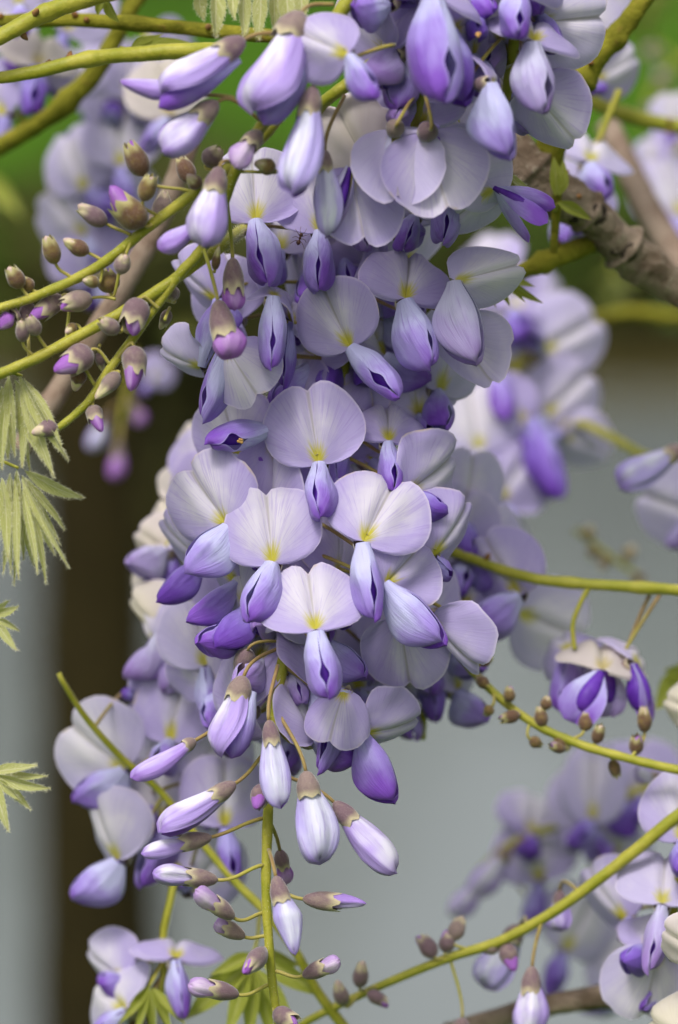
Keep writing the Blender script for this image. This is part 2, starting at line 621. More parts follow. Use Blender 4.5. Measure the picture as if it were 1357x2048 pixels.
def blade_shape(name, mat, seed=0, w=26, L=125, cup=10, bow=18):
    """a wing spread open on its own: a cupped oblong blade"""
    rr = random.Random(seed)
    n, m = 16, 9
    P = np.zeros((n, m, 3)); UV = np.zeros((n, m, 2))
    ph = rr.uniform(0, 6.28)
    for i in range(n):
        t = i / (n - 1)
        e = eprof(t, .62, .18)
        for j in range(m):
            s = 2 * j / (m - 1) - 1
            P[i, j] = (w * e * s + 4 * math.sin(3 * t + ph), cup * e * s * s - bow * math.sin(t * 2.4) + 2 * math.sin(7 * t + ph) * s, L * t)
            UV[i, j] = ((s + 1) / 2, t)
    return sheet(name, P, UV, mat)


def fold_shape(name, mat, seed=0, w=40, dd=34, L=150, open_=.55, wide=.58, keelr=6.0, flare=4, pw=2.5):
    """banner still folded round the wings: ridge at -Y, open along the underside"""
    rr = random.Random(seed)
    n, m = 24, 27
    ph = [rr.uniform(0, 6.28) for _ in range(6)]
    P = np.zeros((n, m, 3)); UV = np.zeros((n, m, 2))
    lean = rr.choice((-1, 1)) * 5
    for i in range(n):
        t = i / (n - 1)
        e = .35 * eprof(t, wide, .40, pw) + .65 * (.42 + .58 * min(1, t / wide)) * (1 if t < wide else math.sqrt(max(0, 1 - ((t - wide) / (1 - wide)) ** pw)))
        pm = math.pi - open_ * (0.35 + .65 * t)
        for j in range(m):
            s = 2 * j / (m - 1) - 1
            a = s * pm
            ca, sa = math.cos(a), math.sin(a)
            x = w * e * math.copysign(abs(sa) ** .88, sa)
            y = -dd * e * ca
            y -= keelr * math.exp(-(s / .07) ** 2) * e - 3.0 * math.exp(-((abs(s) - .22) / .09) ** 2) * e
            lip = max(0, abs(s) - .80) / .20
            x += math.copysign(lip ** 2 * flare * e, s) if s else 0
            x *= 1 + .06 * math.sin(4 * t + ph[0] + s) + .03 * math.sin(9 * t + ph[1]) + .03 * math.sin(13 * s + ph[4])
            y += 9 * math.sin(t * 2.6)
            cr = 2.4 * e * math.sin(math.pi * t)
            x += cr * math.sin(17 * s + ph[3] + 3 * t) * .6
            y += cr * math.sin(14 * s + ph[5] + 4 * t) * .7 + 2.2 * e * math.exp(-((s - .45 + .2 * t) / .05) ** 2) + 2.2 * e * math.exp(-((s + .5 - .15 * t) / .05) ** 2)
            P[i, j] = (x + lean * math.sin(t * 3), y, L * t + (4 * math.sin(3 * s + ph[2]) - 7 * math.exp(-(s / .08) ** 2)) * t ** 3)
            UV[i, j] = (j / (m - 1), t)
    return sheet(name, P, UV, mat)


def calyx_shape(name, mat, seed=0, r=26, h=50, closed=0.0, teeth=.22, r0=8):
    rr = random.Random(seed)
    n, m = 11, 20
    ph = rr.uniform(0, 6.28)
    P = np.zeros((n, m, 3)); UV = np.zeros((n, m, 2))
    for i in range(n):
        t = i / (n - 1)
        if closed:
            rad = r0 + (r - r0) * math.sin(min(1, t / .5) * math.pi / 2) ** .8
            if t > .5: rad *= 1 - closed * ((t - .5) / .5) ** 2
        else:
            rad = r0 + (r - r0) * (1 - (1 - t) ** 2.2)
            rad *= 1 - .10 * max(0, t - .6) / .4
        for j in range(m):
            a = 2 * math.pi * j / m
            tooth = .5 + .5 * math.cos(5 * a / 1.0 + ph)
            z = h * t * (1 + teeth * tooth * t ** 3)
            rj = rad * (1 + .03 * math.sin(3 * a + ph))
            P[i, j] = (rj * math.cos(a), rj * math.sin(a), z)
            UV[i, j] = (j / m, t)
    P[0, :, :2] *= .5
    return sheet(name, P, UV, mat, True)


BAN = {}
BKIND = {'flat': dict(side=.26, top=.17, crease=8, wav=2.4, edge=-4), 'roll': dict(side=.40, top=1.08, crease=7, wav=3.2, edge=-7),
         'fold': dict(side=.42, top=.45, crease=6, wav=3.4, edge=-6, fold=.38), 'curl': dict(side=.30, top=.5, crease=7, wav=4.2, edge=-7, curl=26),
         'hood': dict(side=.82, top=.9, crease=3, wav=3.4, edge=-4, fold=.28), 'torn': dict(side=.6, top=.6, crease=4, wav=4.5, edge=-8, torn=.10)}
BMAT = {'': 'banner', 'p': 'banner_pale', 'o': 'banner_old'}


def get_banner(b, rr, fresh):
    """near flowers get a banner of their own; blurred ones share a few"""
    kind, suf = b[:4], b[4:]
    if not fresh and len(BAN.get(b, ())) >= 4:
        return rr.choice(BAN[b])
    k = dict(BKIND[kind])
    for q in k: k[q] *= rr.uniform(.72, 1.3)
    me = banner_shape('banner_petal', M[BMAT[suf]], rr.randrange(10 ** 6), **k)
    BAN.setdefault(b, []).append(me)
    return me


WING = {}
for mk in ('wing', 'wing_deep', 'wing_dull'):
    WING[mk] = [[wing_shape('wing_petal', M[mk], s, 20 + q, 32 - q, 40 + 2 * q, gp, tc) for s in (1, -1)]
                for q, (gp, tc) in enumerate(((.03, 6), (.065, 12), (.015, 2), (.10, 16)))]
BLADE = {mk: [blade_shape('wing_petal', M[mk], 40 + q, 24 + 4 * q, 125, 10, 10 + 8 * q) for q in range(3)] for mk in WING}
KEEL = [pouch_shape('keel_petal', M['keel'])]
FOLDP = ((.9, .62, 2.3), (1.9, .68, 2.6), (.6, .60, 2.1), (.4, .42, 1.15))
FOLD = {mk: [fold_shape('banner_petal', M[mk], 60 + q, 40, 34, 150, op, wd, pw=pw_) for q, (op, wd, pw_) in enumerate(FOLDP)]
        for mk in ('fold', 'fold_blue', 'fold_violet', 'fold_pink', 'tip_magenta')}
INNER = {mk: [pouch_shape('wing_petal', M[mk], 70, 33, 34, 4, 150, .6)] for mk in ('wing', 'wing_deep')}
CALYX = {mk: [calyx_shape('calyx', M[mk], 80 + q, 26, 50, 0, .15 + .1 * q) for q in range(3)] for mk in ('calyx', 'calyx_brown')}
BUDC = {mk: [calyx_shape('calyx', M[mk], 90 + q, 26, 70, .62 - .12 * q, .25) for q in range(3)] for mk in ('calyx', 'calyx_brown')}
BUDO = {mk: [calyx_shape('calyx', M[mk], 93 + q, 26, 70, .22 - .06 * q, .34) for q in range(3)] for mk in ('calyx', 'calyx_brown')}
BUDTIP = [pouch_shape('banner_petal', M['tip_magenta'], 95, 20, 18, 9, 80, .42, 1.15)]
BUDTIPC = [pouch_shape('banner_petal', plain('bud_tip', (.55, .50, .26), (.44, .30, .30), 300, .6), 96, 17, 17, 4, 74, .45, 1.2)]


# ------------------------------------------------------------------ plant builders
def axis_frame(a, spin=0.0, front=None):
    """columns X, Y, Z with Z along a and -Y towards the viewer side"""
    a = a.normalized()
    f = -FWD if front is None else front
    f = (f - a * f.dot(a))
    if f.length < 1e-4: f = UP - a * UP.dot(a)
    f.normalize()
    y = -f
    x = y.cross(a)
    m = Matrix((x, y, a)).transposed()
    return m @ Matrix.Rotation(spin, 3, 'Z')


def TRS(p, R, s=(1, 1, 1)):
    return Matrix.Translation(p) @ R.to_4x4() @ Matrix.Diagonal((*s, 1))


class Raceme:
    def __init__(s, label, stem, rad, group='wisteria racemes', hair=0, matname='stem', cat='flower cluster', name='wisteria_raceme', seg=8, knobs=True):
        pts = [at(*p) for p in ext(stem)]
        s.path = smoothpath(pts, 10)
        s.root = empty(name, s.path[0])
        s.o = s.path[0].copy()
        tag(s.root, label, cat, group)
        n = len(s.path)
        r0, r1 = rad[0] * U, rad[1] * U
        fr = lambda t: r0 + (r1 - r0) * t
        s.fr = fr
        V = tube('rachis', s.path, fr, M[matname], seg, s.o, rough=.05, rs=len(label), knots=[(k / n, .22) for k in range(4, n - 2, 5)] if knobs else ())
        s.stem = link('rachis', V, s.root)
        if hair:
            h = link('hairs', hair_mesh('hairs', s.path, fr, M['hair'], s.o, hair * 2.2, 9, len(label)), s.stem)
            tag(h, kind='stuff')
        s.rr = random.Random(len(label) * 7 + n)

    def attach(s, p, back=45):
        """a spot on the stem a little nearer its root than the point closest to p"""
        k = min(range(len(s.path)), key=lambda i: (s.path[i] - p).length)
        d = 0
        while k > 1 and d < back * U:
            d += (s.path[k] - s.path[k - 1]).length
            k -= 1
        return s.path[k]

    def pedicel(s, part, Mf, p, axis, pm='pedicel', r=(4.2, 3.8), a=None, back=45, reach=None):
        q = at(*a) if a is not None else s.attach(p, back)
        L = (p - q).length
        if reach and L > reach * U:                 # attach to something out of sight: keep a short stalk
            q = p + (q - p).normalized() * reach * U
            L = reach * U
        c1 = q + (p - q) * .35 + UP * (.06 * L)
        c2 = p - axis.normalized() * min(L * .4, 40 * U)
        path = []
        for i in range(11):
            t = i / 10
            path.append((1 - t) ** 3 * q + 3 * (1 - t) ** 2 * t * c1 + 3 * (1 - t) * t * t * c2 + t ** 3 * (p + axis.normalized() * 2 * U))
        link('pedicel', tube('pedicel', path, (r[0] * U, r[1] * U), M[pm], 7, inv=Mf.inverted(), rough=.04, rs=int(L * 1e6) % 99), part)

    def flower(s, x, y, d=0, sc=1.0, roll=0, yaw=0, pitch=0, b='flat', k=None, kw=1.0, spin=0, wm='wing', wv=None, a=None, back=45,
               cm='calyx', blades=None, pm='pedicel', cx=True, bs=(1, 1), sub=True, label=None, stamens=False, nowing=False, gap=None):
        rr = s.rr
        p = at(x, y, d)
        R = CB @ Matrix.Rotation(math.radians(roll), 3, 'Y') @ Matrix.Rotation(math.radians(pitch), 3, 'X') @ Matrix.Rotation(math.radians(yaw), 3, 'Z')
        Mw = TRS(p, R)
        e = empty('flower', (0, 0, 0), s.root)
        e.matrix_basis = Matrix.Translation(-s.o) @ Mw
        if label: e['label'] = label
        inv = Mw.inverted()
        fresh = d < 32
        bm = get_banner(b, rr, fresh)
        flip = rr.choice((1, -1))
        if b.startswith('curl'): flip = 1
        link('banner_petal', bm, e, Matrix.Diagonal((sc * bs[0] * flip * rr.uniform(.95, 1.05), sc, sc * bs[1] * rr.uniform(.94, 1.04), 1)))
        # wings and keel hang from the throat
        if not nowing:
            if k is None:
                kd = R @ Vector((rr.uniform(-.15, .15), -.55, -.85))
                L = 112 * sc * U
            else:
                tip = at(k[0], k[1], d + (k[2] if len(k) > 2 else -6))
                kd = tip - p
                L = kd.length
            kz = L / (118 * U)
            fr = -(R @ Vector((0, 1, 0)))
            F = axis_frame(kd, math.radians(spin), (fr * .6 - FWD * .4) if k is not None else fr)
            base = p - (R @ Vector((0, -4, 4))) * U * sc
            Mk = inv @ TRS(base, F, (sc * kw, sc * kw, kz))
            if blades is None:
                wv_ = rr.randrange(4) if wv is None else wv
                if fresh:
                    gp, tc = ((.03, 6), (.065, 12), (.015, 2), (.10, 16))[wv_]
                    if gap: gp = gap
                    pair = [wing_shape('wing_petal', M[wm], sg, rr.randrange(10 ** 6), rr.uniform(27, 32), rr.uniform(37, 44), gp * rr.uniform(.7, 1.4), tc * rr.uniform(.7, 1.3)) for sg in (1, -1)]
                else:
                    pair = WING[wm][wv_]
                for mm in pair:
                    link('wing_petal', mm, e, Mk)
            else:
                for q, (bang, bspin) in enumerate(blades):
                    Rb = F @ Matrix.Rotation(math.radians(bang), 3, 'Y') @ Matrix.Rotation(math.radians(bspin), 3, 'Z')
                    link('wing_petal', BLADE[wm][q % 3], e, inv @ TRS(base, Rb, (sc * kw, sc * kw, kz)))
            link('keel_petal', KEEL[0], e, inv @ TRS(base, F, (sc * kw * .9, sc * kw * .9, kz * 1.0)))
            if stamens:
                for q in range(5):
                    path = [base + F @ Vector((6 * (q - 2) * .3 * t, -8 - 34 * t - 8 * t * t, (55 + 38 * t) + (q % 3) * 4 * t)) * U * sc for t in np.linspace(0, 1, 6)]
                    fo = link('stamen', tube('stamen', path, (.9 * U, .6 * U), M['filament'], 5, inv=inv), e)
                    tp = path[-1]
                    link('stamen', tube('anther', [tp - UP * 3 * U, tp - UP * 1.5 * U, tp + UP * 1.5 * U, tp + UP * 3 * U], lambda t: (1.2 + 2 * math.sin(math.pi * t)) * U, M['anther'], 6, inv=inv), e)
        if cx:
            cb = Vector((0, 45, 4)) * U * sc
            ca = Vector((0, -1, -.16)).normalized()
            Fc = axis_frame(R @ ca)
            cbw = Mw @ cb
            cs = sc * .84
            link('calyx', CALYX[cm][rr.randrange(3)], e, inv @ TRS(cbw, Fc, (cs, cs, cs * .8)))
            s.pedicel(e, Mw, cbw, R @ ca, pm, a=a, back=back)
        return e

    def bud(s, x0, y0, x1, y1, w=80, d=0, dz=0, cl=48, spin=0, fm='fold', fv=None, inner=True, im='wing', iext=1.0, ioff=8, cm='calyx', a=None,
            back=40, pm='pedicel', cw=None, label=None, ishift=0):
        """half-open flower: calyx base at (x0, y0), tip at (x1, y1), w = widest, all in pixels; dz = depth of the tip against the base"""
        rr = s.rr
        p, t = at(x0, y0, d), at(x1, y1, d + dz)
        ax = t - p
        L = ax.length
        F = axis_frame(ax, math.radians(spin))
        Mw = TRS(p, F)
        e = empty('bud', (0, 0, 0), s.root)
        e.matrix_basis = Matrix.Translation(-s.o) @ Mw
        if label: e['label'] = label
        w = w * .93
        cwid = cw if cw else max(24, w * .58)
        link('calyx', CALYX[cm][rr.randrange(3)], e, Matrix.Diagonal((cwid / 52, cwid / 52, cl / 55, 1)))
        off = cl * .5 * U
        zl = (L - off) / (150 * U)
        fw = w / 80.0
        fv_ = rr.randrange(3) if fv is None else fv
        link('banner_petal', fold_shape('banner_petal', M[fm], rr.randrange(10 ** 6), 40, 34 * rr.uniform(.85, 1.1), 150, FOLDP[fv_][0], FOLDP[fv_][1], pw=FOLDP[fv_][2]) if d < 32 else FOLD[fm][fv_], e, Matrix.Translation((0, 0, off)) @ Matrix.Diagonal((fw, fw, zl, 1)))
        if inner:
            link('wing_petal', INNER[im][0], e, Matrix.Translation((ishift * U, (ioff + 9) * fw * U, off)) @ Matrix.Diagonal((fw * .80, fw * .70, zl * iext, 1)))
        s.pedicel(e, Mw, p, ax, pm, a=a, back=back)
        return e

    def small(s, x0, y0, x1, y1, w=32, d=0, dz=0, tip='c', cm='calyx_brown', a=None, back=12, pm='pedicel_green', cover=.72, r=(3.6, 3.2)):
        """closed bud: calyx over a petal tip"""
        rr = s.rr
        p, t = at(x0, y0, d), at(x1, y1, d + dz)
        ax = t - p
        L = ax.length / U
        F = axis_frame(ax, rr.uniform(0, 6.28))
        Mw = TRS(p, F)
        e = empty('bud', (0, 0, 0), s.root)
        e.matrix_basis = Matrix.Translation(-s.o) @ Mw
        link('calyx', (BUDO if tip == 'm' and cover < .8 else BUDC)[cm][rr.randrange(3)], e, Matrix.Diagonal((w / 52, w / 52, L * cover / 76, 1)))
        if tip == 'm':
            link('banner_petal', BUDTIP[0], e, Matrix.Translation((0, 0, L * .18 * U)) @ Matrix.Diagonal((w / 46, w / 46, L * .82 / 80, 1)))
        else:
            link('banner_petal', BUDTIPC[0], e, Matrix.Translation((0, 0, L * .2 * U)) @ Matrix.Diagonal((w / 46, w / 46, L * .8 / 74, 1)))
        s.pedicel(e, Mw, p, ax, pm, r=r, a=a, back=back)
        return e

    def scatter(s, n, t0, t1, rad, sc=.95, seed=1, face=(-70, 70), bs=('flat', 'roll', 'fold', 'curl'), wm=('wing',), jit=20, depth=1.0):
        """open flowers all round a stretch of the stem"""
        rr = random.Random(seed)
        for i in range(n):
            t = t0 + (t1 - t0) * (i + rr.random()) / n
            q = s.path[min(len(s.path) - 1, int(t * (len(s.path) - 1)))]
            ya = rr.uniform(*face)
            off = RIGHT * math.sin(math.radians(ya)) * rad * U - FWD * math.cos(math.radians(ya)) * rad * U * depth
            pt = q + off + UP * rr.uniform(-jit, jit) * U
            v = pt - CAM
            z = v.dot(FWD)
            kx = v.dot(RIGHT) / (U * z / FOC) + 678.5
            ky = 1024 - v.dot(UP) / (U * z / FOC)
            dm = (z - FOC) * 1000
            if 80 < dm < 454: dm = 80 + (dm - 80) / 1.7
            s.flower(kx, ky, dm, sc * rr.uniform(.88, 1.08), rr.uniform(-28, 28), ya * .85, rr.uniform(-30, 15), rr.choice(bs), wm=rr.choice(wm), back=30)


def leaflet_mesh(name, L, w, mat, fold=.5, sag=.1, seed=0, wavy=1.0, wide=.38):
    rr = random.Random(seed)
    n, m = 15, 7
    P = np.zeros((n, m, 3)); UV = np.zeros((n, m, 2))
    ph = rr.uniform(0, 6.28)
    for i in range(n):
        t = i / (n - 1)
        e = math.sin(math.pi * min(1, t / wide) / 2) ** .8 if t < wide else (1 - ((t - wide) / (1 - wide)) ** 1.7)
        e = max(e, .02)
        for j in range(m):
            s = 2 * j / (m - 1) - 1
            x = w / 2 * e * s * math.cos(fold)
            y = -w / 2 * e * abs(s) * math.sin(fold) + sag * L * math.sin(math.pi * t) + wavy * math.sin(5 * t + ph + 2 * s) * abs(s)
            P[i, j] = (x + wavy * 2 * math.sin(2.5 * t + ph) * t * (1 - t) * 4, y, L * t)
            UV[i, j] = (j / (m - 1), t)
    return P, UV


def compound_leaf(label, petiole, leaflets, mat='leaf_young', d=0, rad=(5, 3), fuzz=True, group='young wisteria leaves', seed=0):
    """leaflets: (x0, y0, x1, y1, width[, dz])"""
    rr = random.Random(seed)
    path = smoothpath([at(*p) for p in ext(petiole)], 8)
    root = empty('wisteria_leaf', path[0])
    tag(root, label, 'leaf', group)
    o = path[0]
    link('petiole', tube('petiole', path, (rad[0] * U, rad[1] * U), M['stem'], 7, o), root)
    for i, lf in enumerate(leaflets):
        x0, y0, x1, y1, w = lf[:5]
        w *= 1.0
        dz = lf[5] if len(lf) > 5 else rr.uniform(-4, 4)
        dd = lf[6] if len(lf) > 6 else d
        p, t = at(x0, y0, dd), at(x1, y1, dd + dz)
        L = (t - p).length / U
        F = axis_frame(t - p, rr.uniform(-.7, .7))
        P, UV = leaflet_mesh('leaflet', L, w, M[mat], rr.uniform(.25, .75), rr.uniform(-.05, .07), seed * 31 + i, 1.4)
        ob = link('leaflet', sheet('leaflet', P, UV, M[mat]), root, TRS(p - o, F))
        if fuzz:
            V, Fc = [], []
            n, m = P.shape[:2]
            for _ in range(int(L * w * .12)):
                i_, j_ = rr.random() * (n - 1.01), rr.random() * (m - 1.01)
                if rr.random() < .45: j_ = rr.choice((0.0, m - 1.02))
                a, b = int(i_), int(j_)
                fa, fb = i_ - a, j_ - b
                q = (P[a, b] * (1 - fa) + P[a + 1, b] * fa) * (1 - fb) + (P[a, b + 1] * (1 - fa) + P[a + 1, b + 1] * fa) * fb
                sgn = 1 if j_ > m / 2 else -1
                dr = np.array([sgn * rr.uniform(.1, 1), rr.uniform(-1, .6), rr.uniform(.1, 1.1)])
                dr = dr / np.linalg.norm(dr) * rr.uniform(4, 9)
                sd_ = np.array([.42, 0, 0]) if rr.random() < .5 else np.array([0, 0, .42])
                k = len(V)
                V += [(q - sd_) * U, (q + sd_) * U, (q + dr) * U]
                Fc.append((k, k + 1, k + 2))
            tag(link('hairs', mesh('hairs', V, Fc, M['hair'], None, False), ob), kind='stuff')
    return root


# ------------------------------------------------------------------ the setting: lawn, pond, far trees
def gz(y):
    return float(np.interp(y, [-400, 5.2, 7.2, 17.2, 17.9, 18.3, 19.2, 60, 400], [.45, .45, -.5, -.6, -.12, .10, .22, 2.55, 6.0]))


ys = sorted(set([-400, -60, -10, 0, 3, 5.2, 5.8, 6.4, 7.2, 10, 14, 17.2, 17.5, 17.9, 18.1, 18.3, 18.8, 19.2, 21, 24, 28, 33, 38, 45, 60, 120, 400]))
xs = [-400, -120, -50, -25, -12, -6, -3, -1, 0, 1, 3, 6, 12, 25, 50, 120, 400]
gv, gf = [], []
gr = random.Random(3)
for y in ys:
    for x in xs:
        gv.append((x, y, gz(y + .15 * math.sin(x * .7)) + gr.uniform(-.03, .03)))
gf = gridfaces(len(ys), len(xs))
n = NT('lawn')
co = n.coord()
f = n.noise(co, .8, 5, .6)
g = n.noise(co, 14, 4, .7)
c = n.mix(n.step(f, .3, .7), (.030, .090, .0015), (.052, .122, .003))
c = n.mix(n.math('MULTIPLY', n.step(g, .5, .7), .5), c, (.07, .115, .006))
sp = n.t.nodes.new('ShaderNodeSeparateXYZ')
n.t.links.new(co, sp.inputs[0])
c = n.mix(n.step(sp.outputs[2], .30, .12), c, (.05, .042, .012))      # bare earth at the water's edge
lawn = n.finish(c, .9, .1, 0, n.bump(g, .6, .03))
ground = link('ground', mesh('ground', gv, gf, lawn))
tag(ground, 'green lawn sloping up from the far edge of the pond', kind='structure')

n = NT('pond_water')
co = n.coord()
mp = n.t.nodes.new('ShaderNodeMapping')
mp.inputs['Scale'].default_value = (1, .5, 1)
n.t.links.new(co, mp.inputs[0])
wv = n.noise(mp.outputs[0], 2.2, 3, .55)
n.b.inputs['IOR'].default_value = 1.33
wat = n.finish((.165, .185, .18), .10, .5, 0, n.bump(wv, .22, .05))
wy = np.linspace(5.4, 18.6, 8)
wx = np.linspace(-120, 120, 9)
pond = link('pond', mesh('pond', [(x, y, 0) for y in wy for x in wx], gridfaces(8, 9), wat))
tag(pond, 'grey pond water reflecting an overcast sky', kind='structure')

M['crown'] = plain('crown', (.035, .060, .006), (.065, .085, .010), 1.5, .7, .25)
M['crown_olive'] = plain('crown_olive', (.050, .055, .007), (.085, .085, .012), 1.5, .7, .25)
M['shrub'] = plain('shrub', (.028, .028, .003), (.048, .046, .006), 6, .8, .15)
M['tree_bark'] = plain('tree_bark', (.06, .045, .03), (.11, .085, .06), 4, .9)


def leaf_cloud(blobs, n, size, rr):
    V, F = [], []
    for _ in range(n):
        c, r = rr.choice(blobs)
        while True:
            q = Vector((rr.uniform(-1, 1), rr.uniform(-1, 1), rr.uniform(-1, 1)))
            if .35 < q.length < 1: break
        p = Vector(c) + Vector((q.x * r[0], q.y * r[1], q.z * r[2]))
        a = Vector((rr.gauss(0, 1), rr.gauss(0, 1), rr.gauss(0, .6))).normalized()
        b = a.orthogonal().normalized()
        s = size * rr.uniform(.6, 1.4)
        k = len(V)
        V += [p - a * s, p + b * s * .5, p + a * s, p - b * s * .5]
        F.append((k, k + 1, k + 2, k + 3))
    return V, F


def far_tree(label, x, y, h, w, name='broadleaf_tree', mat='crown', seed=0, group='trees beyond the pond', trunk=.28, n=2600):
    rr = random.Random(seed)
    z0 = gz(y) - .1
    root = empty(name, (x, y, z0))
    tag(root, label, 'shrub' if name == 'shrub' else 'tree', group)
    tr = smoothpath([(0, 0, 0), (rr.uniform(-.1, .1) * w, 0, h * trunk), (rr.uniform(-.1, .1) * w, .1, h * .75)], 8)
    link('trunk', tube('trunk', tr, (h * .03, h * .008), M['tree_bark'], 8), root)
    blobs = []
    for i in range(11):
        a = rr.uniform(0, 6.28)
        q = rr.uniform(0, .55)
        zz = h * (trunk + .1 + rr.random() * (.85 - trunk))
        blobs.append(((math.cos(a) * w * q * .6, math.sin(a) * w * q * .6, zz), (w * .28, w * .28, h * .17)))
    for bl in blobs[:5]:
        link('limb', tube('limb', smoothpath([tr[6], Vector(bl[0]) * .6 + tr[8] * .4, bl[0]], 5), (h * .012, h * .004), M['tree_bark'], 6), root)
    V, F = leaf_cloud(blobs, n, h * .035, rr)
    tag(link('crown', mesh('crown', V, F, M[mat], None, False), root), kind='stuff')
    return root


for i, (x, y, h, w, lb) in enumerate([
        (-7.5, 37, 7.2, 7.5, 'tall dark tree standing alone near the pond on the lawn'),
        (-2.2, 39, 6.6, 6.5, 'dark tree on the lawn mirrored in the pond behind the brown trunk'),
        (3.4, 44, 4.6, 6.5, 'low rounded tree at the back of the lawn'),
        (9.5, 47, 5.6, 7.5, 'broad olive tree at the back of the lawn beside the low rounded one'),
        (-14, 42, 7.4, 8, 'outermost dark tree on the lawn behind the tall dark one')]):
    far_tree(lb, x, y, h, w, 'broadleaf_tree', 'crown' if i % 2 == 0 else 'crown_olive', 50 + i)
for i, (x, y, h, w, lb) in enumerate([
        (-.80, 18.7, 1.0, 1.3, 'tallest dark olive shrub on the far bank beside the brown trunk'),
        (1.30, 18.7, .74, 1.1, 'olive shrub on the far bank under the gnarled branch'),
        (2.05, 18.8, .66, 1.2, 'olive shrub on the far bank beyond the end of the gnarled branch'),
        (-1.75, 18.8, .34, 1.2, 'lowest olive shrub on the far bank, beyond the drooping young leaves'),
        (-.05, 18.7, .80, 1.1, 'olive shrub on the far bank next to the tallest one'),
        (.62, 18.8, .76, 1.1, 'rounded shrub on the far bank behind the flower clusters')]):
    far_tree(lb, x, y, h, w, 'shrub', 'shrub', 80 + i, 'shrubs on the far bank', .03, 3600)
far_tree('dark bush growing out of the pond behind the cream petals', -.66, 13.6, 1.5, .95, 'shrub', 'shrub', 95, None, .36, 3600)

# the dark trunk out of focus on the near bank
tp = [Vector((-.215 * 3.6 / 1 * .262, 3.6, .40))]
T_Y = 2.7


def at_m(x, y, dist):
    return at(x, y, (dist - FOC) * 1000)


tpts = [at_m(205, 2600, T_Y), at_m(202, 2048, T_Y), at_m(192, 1500, T_Y), at_m(188, 1150, T_Y), at_m(182, 850, T_Y), at_m(172, 560, T_Y)]
g0 = tpts[0].copy(); g0.z = .30; g0.y -= .05
tpath = smoothpath([g0] + tpts, 8)
root = empty('tree_trunk', tpath[0])
tag(root, 'dark brown tree trunk standing behind the flowers before the pond', 'tree trunk')
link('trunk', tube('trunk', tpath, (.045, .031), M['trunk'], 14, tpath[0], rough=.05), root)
top = tpath[-1]
blobs = [((top + Vector((rr_x * .7, rr_y, rr_z * .7)) - tpath[0]), (.07, .07, .06)) for rr_x, rr_y, rr_z in ((-.02, .02, .02), (.08, .05, .03), (.03, .08, -.02))]
rr_ = random.Random(5)
V, F = leaf_cloud(blobs, 420, .015, rr_)
tag(link('foliage', mesh('foliage', V, F, M['crown_olive'], None, False), root), kind='stuff')


# ------------------------------------------------------------------ woody stems
def woody(name, label, pts, rad, mat, cat='branch', rough=.12, knots=(), seed=0, group=None, seg=12, n=12, bits=0, scars=()):
    path = smoothpath([at(*p) for p in (pts if scars else ext(pts))], n)
    root = empty(name, path[0])
    tag(root, label, cat, group)
    o = path[0]
    fr = lambda t: float(np.interp(t, np.linspace(0, 1, len(rad)), rad)) * U
    st = link('wood', tube('wood', path, fr, M[mat], seg, o, rough=rough, rs=seed, knots=knots), root)
    rr = random.Random(seed)
    for b in range(bits):                     # dry bud scales and scars that stand off the wood
        k = rr.randrange(2, len(path) - 2)
        t = k / (len(path) - 1)
        ta = (path[k + 1] - path[k - 1]).normalized()
        nd = (ta.orthogonal().normalized())
        nd = Matrix.Rotation(rr.uniform(0, 6.28), 3, ta) @ nd
        p = path[k] + nd * fr(t) * .8
        q = p + (nd + ta * rr.uniform(-.4, .6)) * rr.uniform(10, 22) * U
        link('bud_scale', tube('bud_scale', smoothpath([p, p.lerp(q, .5), q], 3), lambda t: (6.5 * math.sin(math.pi * min(1, .25 + t * .75)) + .5) * U, M['scale'], 6, o, rough=.15, rs=b), root)
    for sx, sy, sr in scars:                  # dark sunken scars ringed by bark
        k = min(range(len(path)), key=lambda i: (path[i] - at(sx, sy, 45)).length)
        ta = (path[k + 1] - path[k - 1]).normalized()
        c0 = at(sx, sy, 45)
        nd = c0 - path[k] - FWD * .006
        nd = (nd - ta * nd.dot(ta)).normalized()
        p = path[k] + nd * fr(k / (len(path) - 1)) * .9
        link('scar', tube('scar', [p, p + nd * 4 * U, p + nd * 7 * U, p + nd * 6 * U], lambda t: sr * U * (1 - .45 * t), M['scar'], 12, o, rough=.15, rs=sx), root)
    return root


M['scar'] = plain('scar', (.02, .013, .01), (.05, .035, .025), 300, .95)
M['scale'] = plain('scale', (.30, .13, .035), (.22, .12, .05), 200, .7, .1)

woody('gnarled_branch', 'thick gnarled grey brown branch with dark scars beside the flower clusters',
      [(985, 262, 45), (1040, 322, 42), (1105, 385, 42), (1180, 428, 46), (1230, 478, 50), (1290, 530, 54), (1370, 588, 58), (1480, 660, 62)],
      [38, 52, 52, 40, 42, 46, 36, 34], 'bark', rough=.09, knots=((.42, .2), (.62, .28), (.2, .2)), seed=4, seg=32, n=26, bits=6, scars=((1188, 420, 24), (1262, 512, 22), (1128, 440, 14), (1215, 530, 14)))
woody('woody_stem', 'smooth grey brown stem crossing behind the gnarled branch',
      [(1215, 250, 120), (1262, 345, 115), (1310, 440, 110), (1380, 560, 105), (1440, 640, 105)], [28, 30, 32, 34], 'twig', rough=.05, seed=6)
woody('green_shoot', 'green knobbly shoot rising from the gnarled branch', [(1085, 345, 42), (1135, 205, 36), (1175, 140, 34), (1230, 75, 34), (1300, -15, 34)],
      [30, 32, 22, 20, 22], 'shoot', 'shoot', .12, ((.35, .35), (.6, .2)), 8, bits=9)
woody('green_shoot', 'thin upright green shoot standing on the horizontal shoot under the gnarled branch', [(1108, 505, 40), (1112, 440, 38), (1115, 390, 36), (1118, 350, 36)], [8, 9, 11, 10], 'shoot', 'shoot', .05, seed=9)
